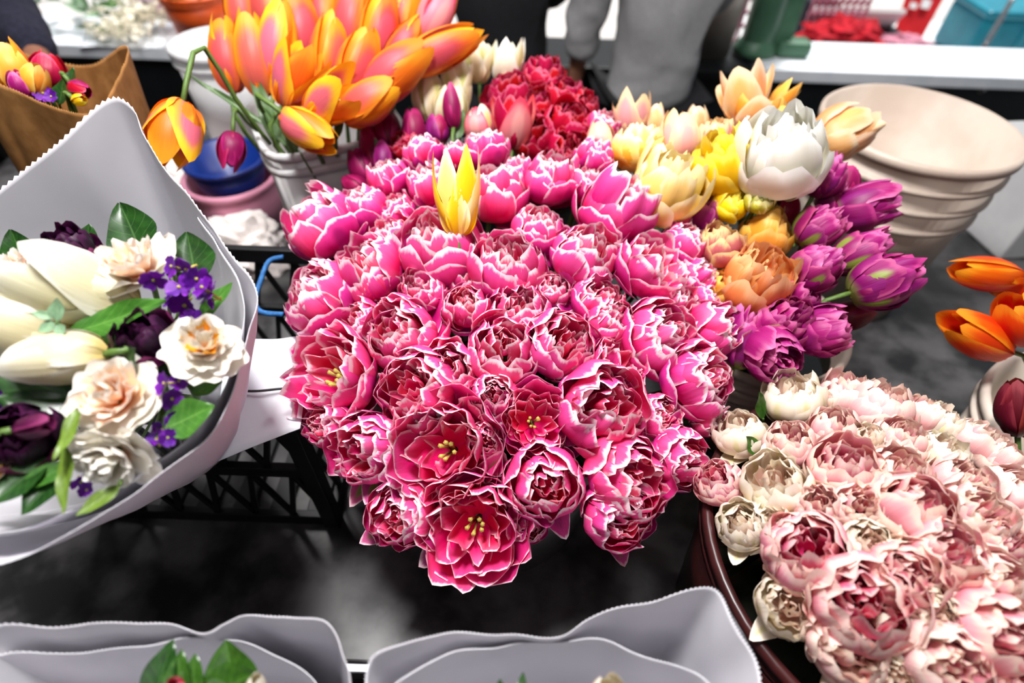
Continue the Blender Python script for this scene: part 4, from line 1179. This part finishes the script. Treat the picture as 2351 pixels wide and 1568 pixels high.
# ================================================================== WRAPPED BOUQUETS AT THE BOTTOM EDGE
wrap('paper_wrap', [P(-60, 1462, .40), P(120, 1440, .41), P(250, 1434, .42), P(380, 1438, .425), P(470, 1450, .42), P(520, 1428, .43), P(575, 1408, .435), P(680, 1412, .43), P(752, 1424, .42), P(775, 1500, .40), P(795, 1580, .385), P(740, 1800, .36), P(450, 1950, .34), P(100, 1900, .34), P(-150, 1700, .36)],
     Vector((-.24, .07, .02)), .04, 'paper_w', 'white paper wrap with ivy leaves at the lower left edge', 'wrapping paper', seed=11, bulge=.015,
     inner=[P(-40, 1520, .41), P(120, 1500, .42), P(250, 1495, .43), P(350, 1485, .435), P(420, 1468, .435), P(480, 1462, .435), P(560, 1470, .44), P(660, 1510, .43), P(720, 1560, .42), P(740, 1620, .40), P(720, 1680, .385), P(680, 1800, .365), P(450, 1900, .35), P(120, 1850, .35), P(-100, 1700, .365)])
TB = Vector((-.24, .06, .08))
sprig('ivy_sprig', 'green ivy leaves inside the lower left paper wrap', 'foliage', [(340, 1640, .375, 405, 1470, .40, .30, D_), (400, 1640, .375, 425, 1492, .395, .28, 'lf_ivy'), (430, 1640, .375, 456, 1502, .395, .3, 'lf_ivy'), (540, 1640, .38, 530, 1468, .40, .45, 'lf_ivy'), (470, 1600, .385, 600, 1540, .39, .4, 'lf_ivy')], [(450, 1700, .37), (450, 1620, .38)], TB)
single('tulip', 585, 1580, .375, 70, 50, 80, 20, ('cw_out', 'cw_out'), TB, 'white bloom tip beside the ivy at the bottom edge', 'tulip', None, 770)
single('tulip', 402, 1582, .37, 50, 44, 90, 20, ('sp_out', 'rd_in'), TB, 'pink bud tip below the ivy at the bottom edge', 'tulip', None, 771)
wrap('paper_wrap', [P(848, 1640, .385), P(853, 1518, .40), P(940, 1480, .41), P(1040, 1456, .42), P(1150, 1460, .425), P(1268, 1470, .425), P(1360, 1425, .435), P(1500, 1380, .44), P(1640, 1348, .44), P(1690, 1440, .42), P(1735, 1560, .40), P(1720, 1780, .36), P(1300, 1950, .34), P(950, 1850, .35)],
     Vector((.06, .07, .02)), .04, 'paper_w', 'white paper wrap at the bottom centre, crossing in a V', 'wrapping paper', seed=17, bulge=.015,
     inner=[P(880, 1640, .39), P(900, 1580, .40), P(960, 1545, .41), P(1050, 1500, .42), P(1150, 1490, .43), P(1260, 1480, .435), P(1360, 1472, .435), P(1450, 1500, .435), P(1550, 1530, .43), P(1620, 1570, .42), P(1660, 1640, .40), P(1640, 1780, .365), P(1300, 1900, .35), P(980, 1820, .36)])
TC = Vector((.06, .06, .08))
sprig('leaf_sprig', 'green leaf tips inside the bottom centre paper wrap', 'foliage', [(1190, 1660, .37, 1200, 1548, .39, .22, D_), (1150, 1660, .37, 1148, 1560, .385, .3, D_)], [(1190, 1720, .365), (1190, 1660, .37)], TC)
single('tulip', 1395, 1600, .375, 90, 90, 90, 20, ('cw_out', 'cw_out'), TC, 'white bloom inside the bottom centre paper wrap', 'tulip', None, 772)

# ================================================================== COUNTER CLUTTER BEHIND, STREET, PEOPLE
M['gyp'] = petal_mat('gypsophila_petal', (240, 232, 214), (244, 238, 224), (250, 246, 238), 0.4, 0.3, var=0.04)
M['lav'] = petal_mat('pale_lilac_petal', (226, 200, 226), (234, 214, 234), (244, 230, 242), 0.4, 0.3, var=0.04)
def spray(name, label, c, size, n, mat, seed, direction, stems=14):
    """a loose bunch of tiny double florets on thin branching stems"""
    rg = random.Random(seed)
    o = root(name, Matrix.Translation(c), label, 'filler flowers')
    V, F, UV = [], [], []
    SV, SF = [], []
    dv = Vector(direction).normalized()
    tail = -dv * size[0] * 1.6
    for i in range(n):
        p = Vector((rg.gauss(0, size[0] * .5), rg.gauss(0, size[1] * .5), abs(rg.gauss(size[2] * .5, size[2] * .35))))
        r = rg.uniform(.008, .014)
        ax = Vector((rg.gauss(0, 1), rg.gauss(0, 1), rg.gauss(.5, 1))).normalized()
        q = ax.to_track_quat('Z', 'Y')
        for k in range(5):
            a = k * 1.2566 + rg.random() * .3
            off = len(V)
            ca, sa = math.cos(a), math.sin(a)
            for (rr2, w2, z2, uu, vv) in ((0, 0, 0, .5, 0), (.6, -.4, .15, 0, .6), (1.0, 0, .25, .5, 1), (.6, .4, .15, 1, .6)):
                V.append(p + q @ Vector(((rr2 * ca - w2 * sa) * r, (rr2 * sa + w2 * ca) * r, z2 * r)))
                UV.append((uu, vv))
            F.append((off, off + 1, off + 2, off + 3))
        if i % 6 == 0:
            tube_geo([tail + Vector((rg.gauss(0, .01), rg.gauss(0, .01), .01)), p * .4 + Vector((0, 0, .01)), p], .0012, 4, SV, SF)
    b = link('florets', mesh('florets', V, F, True, UV), o, M[mat])
    b['kind'] = 'stuff'
    s = link('stems', mesh('stems', SV, SF), o, M['stem'])
    s['kind'] = 'stuff'
    return o
CT = 0.0
spray('gypsophila_bunch', "cream baby's breath bunch lying on the counter at upper left", on_z(310, 72, .04) + Vector((0, .10, 0)), (.12, .08, .07), 420, 'gyp', 1, (1, -.3, 0))
spray('gypsophila_bunch', "cream baby's breath spilling over the counter edge", on_z(255, 95, .03) + Vector((0, .06, 0)), (.10, .05, .04), 240, 'gyp', 2, (1, -.3, 0))
spray('lilac_filler_bunch', 'pale lilac filler flowers beside the orange banded bucket', on_z(345, 45, .05) + Vector((0, .06, 0)), (.07, .06, .09), 320, 'lav', 3, (1, 0, .3))
def greens(name, label, c, n, L, matkey, seed):
    rg = random.Random(seed)
    o = root(name, Matrix.Translation(c), label, 'foliage')
    base = Vector((L * .5, -.02, .02))
    for s_ in range(4):
        tip = Vector((-L * .6 + rg.uniform(-.05, .05), rg.uniform(-.10, .12), rg.uniform(.03, .12)))
        pts = [base, base.lerp(tip, .5) + Vector((0, 0, .05)), tip]
        tube_obj('stem', pts, .002, M['stem'], o, 5, 8)
        sp_ = spline(pts, 12)
        for k in range(n):
            b = sp_[2 + int(k * 10 / n)]
            t = b + Vector((rg.uniform(-.06, .0), rg.uniform(-.06, .06), rg.uniform(-.02, .05))).normalized() * rg.uniform(.05, .08)
            add_leaf(o, Matrix(), b, t, Vector((rg.uniform(-.4, .4), -.6, 1)), .22, matkey, seed * 31 + s_ * 10 + k)
    return o
greens('greenery_bunch', 'bunch of green leafy stems lying on the counter at upper left', on_z(200, 52, .03) + Vector((0, .10, 0)), 7, .30, 'lf_mid', 4)
greens('greenery_bunch', 'pale eucalyptus stems hanging toward the counter edge', on_z(140, 78, .02) + Vector((0, .08, 0)), 7, .34, 'lf_euc', 5)
sheet_obj('paper_sheet', [on_z(180, 108, .003), on_z(420, 108, .003), on_z(430, 78, .003), on_z(200, 70, .003)], M['sill'], 'white paper sheet under the flowers on the counter', 'paper', amp=.004, seed=4)
# leaves and blooms in the orange banded bucket
cbk = Vector((-1.20, 2.31, .10))
o = root('greenery_bunch', Matrix.Translation(cbk), 'dense green leaves filling the orange banded bucket', 'foliage')
rg = random.Random(12)
for k in range(26):
    a = rg.uniform(0, 6.28)
    b = Vector((.04 * math.cos(a), .04 * math.sin(a), .02))
    t = Vector((.15 * math.cos(a), .13 * math.sin(a), rg.uniform(.06, .20)))
    add_leaf(o, Matrix(), b, t, Vector((-math.cos(a) * .3, -.5, 1)), .2, 'lf_mid', 300 + k)
for i, (px, py) in enumerate(((405, 8), (440, -8), (468, 10))):
    double('double_tulip', P(px, py, 2.05), Vector((0, -.3, 1)), .035, ('pe_pk', 'pe_pk', 'pe_out'), cbk, ('pinkish bloom at the left of the orange banded bucket', 'pinkish bloom at the top of the orange banded bucket', 'pinkish bloom at the right of the orange banded bucket')[i], 'tulip', None, 790 + i)

# ---- street stalls seen over the low wall
M['red'] = plain('red_sign', (206, 20, 30), 0.5, (190, 14, 24), 6)
M['redcloth'] = plain('red_cloth', (200, 16, 40), 0.9, (160, 8, 28), 20)
M['teal'] = plain('teal_plastic', (20, 140, 160), 0.4, (14, 124, 146), 8)
M['mesh_pink'] = plain('pink_basket', (206, 140, 160), 0.7, (190, 120, 144), 60)
M['white'] = plain('white_vinyl', (240, 240, 240), 0.6, (232, 232, 234), 6)
M['navy'] = plain('dark_navy_cloth', (22, 22, 36), 0.85, (14, 14, 24), 40, bump=.2)
M['wood'] = plain('pale_wood', (190, 160, 140), 0.6, (170, 138, 118), 18)
tz = -.36
st = root('street_table', Matrix.Translation((2.3, 3.5, -.87)), 'white topped low table with red goods across the street', 'table')
box_obj('tabletop', (0, 0, .48), (2.4, 1.1, .04), M['white'], st, None, .005)
for x in (-1.1, 1.1):
    for y in (-.48, .48):
        box_obj('leg', (x, y, .23), (.05, .05, .46), M['steel'], st)
# the red sign: a tilted panel with white marks
sg = root('red_sign', frame(on_y(2105, 85, 3.55), (0, -.9, .45)), 'tilted red sign panel with white marks on the street table', 'sign')
q0 = sg.rotation_quaternion.inverted()
pa, pb, pc_, pd_ = [on_y(x, y, 3.55 + dy) for x, y, dy in ((2052, 84, 0), (2118, 86, 0), (2172, -12, .14), (2090, -40, .16))]
def panel(name, pts, mat, parent, inv, th=.01):
    V = [inv @ p for p in pts]
    n = (V[1] - V[0]).cross(V[3] - V[0]).normalized() * th
    V = V + [v - n for v in V]
    F = [(0, 1, 2, 3), (7, 6, 5, 4), (0, 4, 5, 1), (1, 5, 6, 2), (2, 6, 7, 3), (3, 7, 4, 0)]
    return link(name, mesh(name, V, F, False), parent, mat)
Msg = Matrix.LocRotScale(sg.location, sg.rotation_quaternion, Vector((1, 1, 1))).inverted()
panel('board', [pa, pb, pc_, pd_], M['red'], sg, Msg)
def bl(u, v): return (pa * (1 - u) + pb * u) * (1 - v) + (pd_ * (1 - u) + pc_ * u) * v + Vector((0, -.012, .006))
for (u0, u1, v0, v1) in ((.45, .70, .60, .78), (.15, .35, .55, .66)):
    panel('white_mark', [bl(u0, v0), bl(u1, v0), bl(u1, v1), bl(u0, v1)], M['white'], sg, Msg, .003)
# teal bin
tp = on_y(2300, 118, 3.35)
tb_ = root('teal_bin', Matrix.Translation((tp.x + .03, 3.5, -.37)), 'teal plastic bin at the top right behind the low wall', 'bin')
box_obj('body', (0, 0, .12), (.46, .36, .24), M['teal'], tb_, None, .03)
box_obj('lid', (0, 0, .255), (.50, .40, .04), M['teal'], tb_, None, .015)
for x in (-.14, 0, .14):
    box_obj('rib', (x, -.182, .12), (.02, .012, .2), M['teal'], tb_, None, .004)
# leaning pole, baskets, cloth
po = tube_obj('pole', [on_y(2255, 116, 2.9), on_y(2335, -20, 3.05)], .012, M['steel'], None, 10, 4)
tag(po, 'thin silver pole slanting before the teal bin', 'pole')
crumple('red_cloth', on_y(1930, 98, 3.2) + Vector((0, 0, .02)), (.17, .12, .08), 21, M['redcloth'], 'crumpled red cloth pile on the street table', 'cloth')
crumple('patterned_cloth', on_y(2075, 100, 3.25), (.10, .07, .04), 27, M['mesh_pink'], 'pink and white cloth bundle under the red sign', 'cloth')
bsk = root('pink_basket', Matrix.Translation(on_y(1895, 100, 3.3)), 'pink lattice basket behind the red cloth', 'basket')
for k in range(9):
    box_obj('basket_slat', (-.14 + k * .035, 0, .11), (.014, .012, .26), M['mesh_pink'], bsk)
for z in (.02, .08, .14, .20, .24):
    box_obj('basket_rail', (0, 0, z), (.30, .016, .014), M['mesh_pink'], bsk)
bd = root('display_board', frame(on_y(1950, 60, 3.6), (0, 0, 1)), 'white slanted display board left of the red sign', 'board')
Mb = Matrix.Translation(-on_y(1950, 60, 3.6))
panel('board', [on_y(1875, 20, 3.7), on_y(2040, 82, 3.6), on_y(2085, -30, 3.8), on_y(1900, -60, 3.9)], M['white'], bd, Mb, .02)
panel('edge_strip', [on_y(1874, 24, 3.69), on_y(2040, 87, 3.59), on_y(2042, 80, 3.595), on_y(1876, 17, 3.695)], M['wood'], bd, Mb, .03)
dk = slab('dark_crate', on_y(1850, 70, 3.5), (.16, .2, .34), M['navy'], .01, None, 'dark bag standing right of the green column across the street', 'bag')
dk2 = slab('dark_crate', on_y(2010, 96, 3.45), (.26, .2, .12), M['navy'], .03, None, 'dark box beneath the white display board', 'box')
bk2 = root('pink_basket', Matrix.Translation(on_y(1722, 90, 3.1)), 'pink lattice basket left of the green column', 'basket')
for k in range(7):
    box_obj('basket_slat', (-.105 + k * .035, 0, .12), (.016, .012, .3), M['mesh_pink'], bk2)
for z in (-.01, .06, .12, .18, .25):
    box_obj('basket_rail', (0, 0, z), (.24, .016, .014), M['mesh_pink'], bk2)
slab('wall_street', (2.5, 9.0, 1.2), (16, .2, 4.2), M['white'])

# ---- people
M['skin'] = plain('skin', (150, 104, 82), 0.5, (138, 92, 72), 20)
M['hair'] = plain('dark_hair', (32, 24, 20), 0.6, (22, 16, 14), 80)
M['grey_knit'] = plain('grey_sweatshirt', (150, 150, 152), 0.95, (132, 132, 134), 260, bump=.15)
M['black_cloth'] = plain('black_clothes', (12, 12, 18), 0.9, (8, 8, 12), 60, bump=.15)
M['sleeve'] = plain('navy_knit_sleeve', (34, 34, 52), 0.95, (22, 22, 38), 90, bump=.3)
def skinned(name, verts, edges, radii, mat, parent, root_i=0, sub=2, fold=0.0):
    me = bpy.data.meshes.new(name)
    me.from_pydata([tuple(v) for v in verts], edges, [])
    o = link(name, me, parent, mat)
    me.skin_vertices or None
    md = o.modifiers.new('skin', 'SKIN')
    md.use_smooth_shade = True
    sv = me.skin_vertices[0].data
    for i, r in enumerate(radii):
        sv[i].radius = r if isinstance(r, tuple) else (r, r)
        sv[i].use_root = (i == root_i)
    s = o.modifiers.new('smooth', 'SUBSURF')
    s.levels = s.render_levels = sub
    if fold:
        t = bpy.data.textures.new(name + '_folds', 'CLOUDS')
        t.noise_scale = .09
        dm = o.modifiers.new('folds', 'DISPLACE')
        dm.texture = t
        dm.strength = fold
        dm.mid_level = .5
    return o
def person(loc, rotz, label, top, bottom, armL, armR, w=1.0, sleeve=.75, rolled=False):
    """standing figure, origin at the feet; armL/armR: elbow and wrist in local coordinates (x right, y facing, z up)"""
    M4 = Matrix.Translation(loc) @ Matrix.Rotation(rotz, 4, 'Z')
    o = root('person', M4, label, 'person')
    V = [(0, 0, .95), (0, 0, 1.15), (0, .01, 1.36), (0, 0, 1.48), (0, .02, 1.56), (0, .03, 1.68),
         (-.09, 0, .88), (-.10, .02, .48), (-.10, -.02, .08), (-.11, .12, .04), (.09, 0, .88), (.10, .02, .48), (.10, -.02, .08), (.11, .12, .04),
         (-.17, 0, 1.40), armL[0], armL[1], armL[2], (.17, 0, 1.40), armR[0], armR[1], armR[2]]
    E = [(0, 1), (1, 2), (2, 3), (3, 4), (4, 5), (0, 6), (6, 7), (7, 8), (8, 9), (0, 10), (10, 11), (11, 12), (12, 13), (2, 14), (14, 15), (15, 16), (16, 17), (2, 18), (18, 19), (19, 20), (20, 21)]
    rad = [(.07, .05), (.07, .045), (.08, .05), .055, .07, .085, .05, .045, .04, .035, .05, .045, .04, .035, .045, .036, .028, .03, .045, .036, .028, .03]
    skinned('body', V, E, rad, M['skin'], o)
    hv = [(0, .0, 1.66), (0, -.01, 1.74), (0, -.05, 1.60)]
    skinned('hair', hv, [(0, 1), (0, 2)], [.098, .085, .06], M['hair'], o)
    for sg_ in (-1, 1):
        box_obj('ear', (sg_ * .088, .03, 1.66), (.015, .03, .05), M['skin'], o, None, .006)
        box_obj('eye', (sg_ * .03, .112, 1.675), (.022, .012, .010), M['hair'], o, None, .004)
    box_obj('nose', (0, .122, 1.65), (.022, .03, .04), M['skin'], o, None, .008)
    box_obj('mouth', (0, .112, 1.615), (.045, .012, .010), M['redcloth'], o, None, .004)
    # hands: palm ends with five fingers
    for arm in (armL, armR):
        wr, hd = Vector(arm[1]), Vector(arm[2])
        dv = (hd - wr).normalized()
        sd = dv.cross(Vector((0, 1, 0)))
        if sd.length < .1: sd = dv.cross(Vector((1, 0, 0)))
        sd.normalize()
        nn = dv.cross(sd)
        for k in range(5):
            if k < 4:
                b = hd + sd * (-.026 + .0175 * k) + dv * .015
                L = (.062, .074, .07, .055)[k]
                pts = [b, b + dv * L * .5 + nn * .006, b + dv * L + nn * .022]
            else:
                b = hd + sd * .032 - dv * .025
                pts = [b, b + sd * .02 + dv * .03, b + sd * .022 + dv * .055 + nn * .01]
            tube_obj('finger', pts, [.0085] * 4 + [.0075] * 2 + [.006], M['skin'], o, 7, 6)
    # top: torso and sleeves as one garment
    hem = .80
    def cut(a, b, f): return Vector(a).lerp(Vector(b), f)
    T = [(0, 0, hem), (0, 0, .90), (0, 0, 1.12), (0, .01, 1.36), (0, 0, 1.47), (-.17, 0, 1.41), armL[0], cut(armL[0], armL[1], sleeve), (.17, 0, 1.41), armR[0], cut(armR[0], armR[1], sleeve)]
    TE = [(0, 1), (1, 2), (2, 3), (3, 4), (3, 5), (5, 6), (6, 7), (3, 8), (8, 9), (9, 10)]
    sl = .062 if rolled else .052
    TR_ = [(.185 * w, .125 * w), (.19 * w, .13 * w), (.185 * w, .125 * w), (.19 * w, .125 * w), (.08, .08), .085, .066, sl, .085, .066, sl]
    skinned('sweatshirt' if rolled else 'jacket', T, TE, TR_, top, o, 2, 3, .03)
    Tr = [(0, 0, .93), (-.09, 0, .84), (-.10, .02, .48), (-.10, -.02, .09), (.09, 0, .84), (.10, .02, .48), (.10, -.02, .09)]
    skinned('trousers', Tr, [(0, 1), (1, 2), (2, 3), (0, 4), (4, 5), (5, 6)], [(.16, .115), .105, .075, .06, .105, .075, .06], bottom, o, 0, 2, .012)
    for sg_ in (-1, 1):
        box_obj('shoe', (sg_ * .105, .05, .035), (.095, .26, .07), M['pl_black'], o, None, .025)
    return o
def arm(s, el, wr):
    e, w_ = Vector(el), Vector(wr)
    return [el, wr, tuple(w_ + (w_ - e).normalized() * .07)]
pg = on_y(1452, 232, 1.93)
person((pg.x + .045, 1.93, -.85), R(8), 'person in a grey sweatshirt with rolled sleeves standing by the low wall, seen from behind', M['grey_knit'], M['black_cloth'], arm(-1, (-.235, .02, 1.10), (-.235, .08, .88)), arm(1, (.20, .08, 1.12), (.10, .22, 1.02)), .80, .62, True)
pb2 = on_y(1170, 150, 1.98)
person((pb2.x - .03, 1.99, -.85), R(-4), 'person in black clothes behind the orange tulips, only the back visible', M['black_cloth'], M['black_cloth'], arm(-1, (-.17, .1, 1.12), (-.08, .22, 1.05)), arm(1, (.17, .1, 1.12), (.08, .22, 1.05)), .85, .95, False)
pn = Vector((-1.72, 1.72, -.85))
hnd = P(92, 142, 1.25) - pn
person(tuple(pn), 0, 'person in a navy knit sleeve reaching in from the upper left corner', M['sleeve'], M['black_cloth'], arm(-1, (-.24, .05, 1.12), (-.2, .15, .92)), [(.42, -.16, 1.22), (hnd.x, hnd.y, hnd.z), (hnd.x + .04, hnd.y - .02, hnd.z - .07)], 1.0, .97, False)
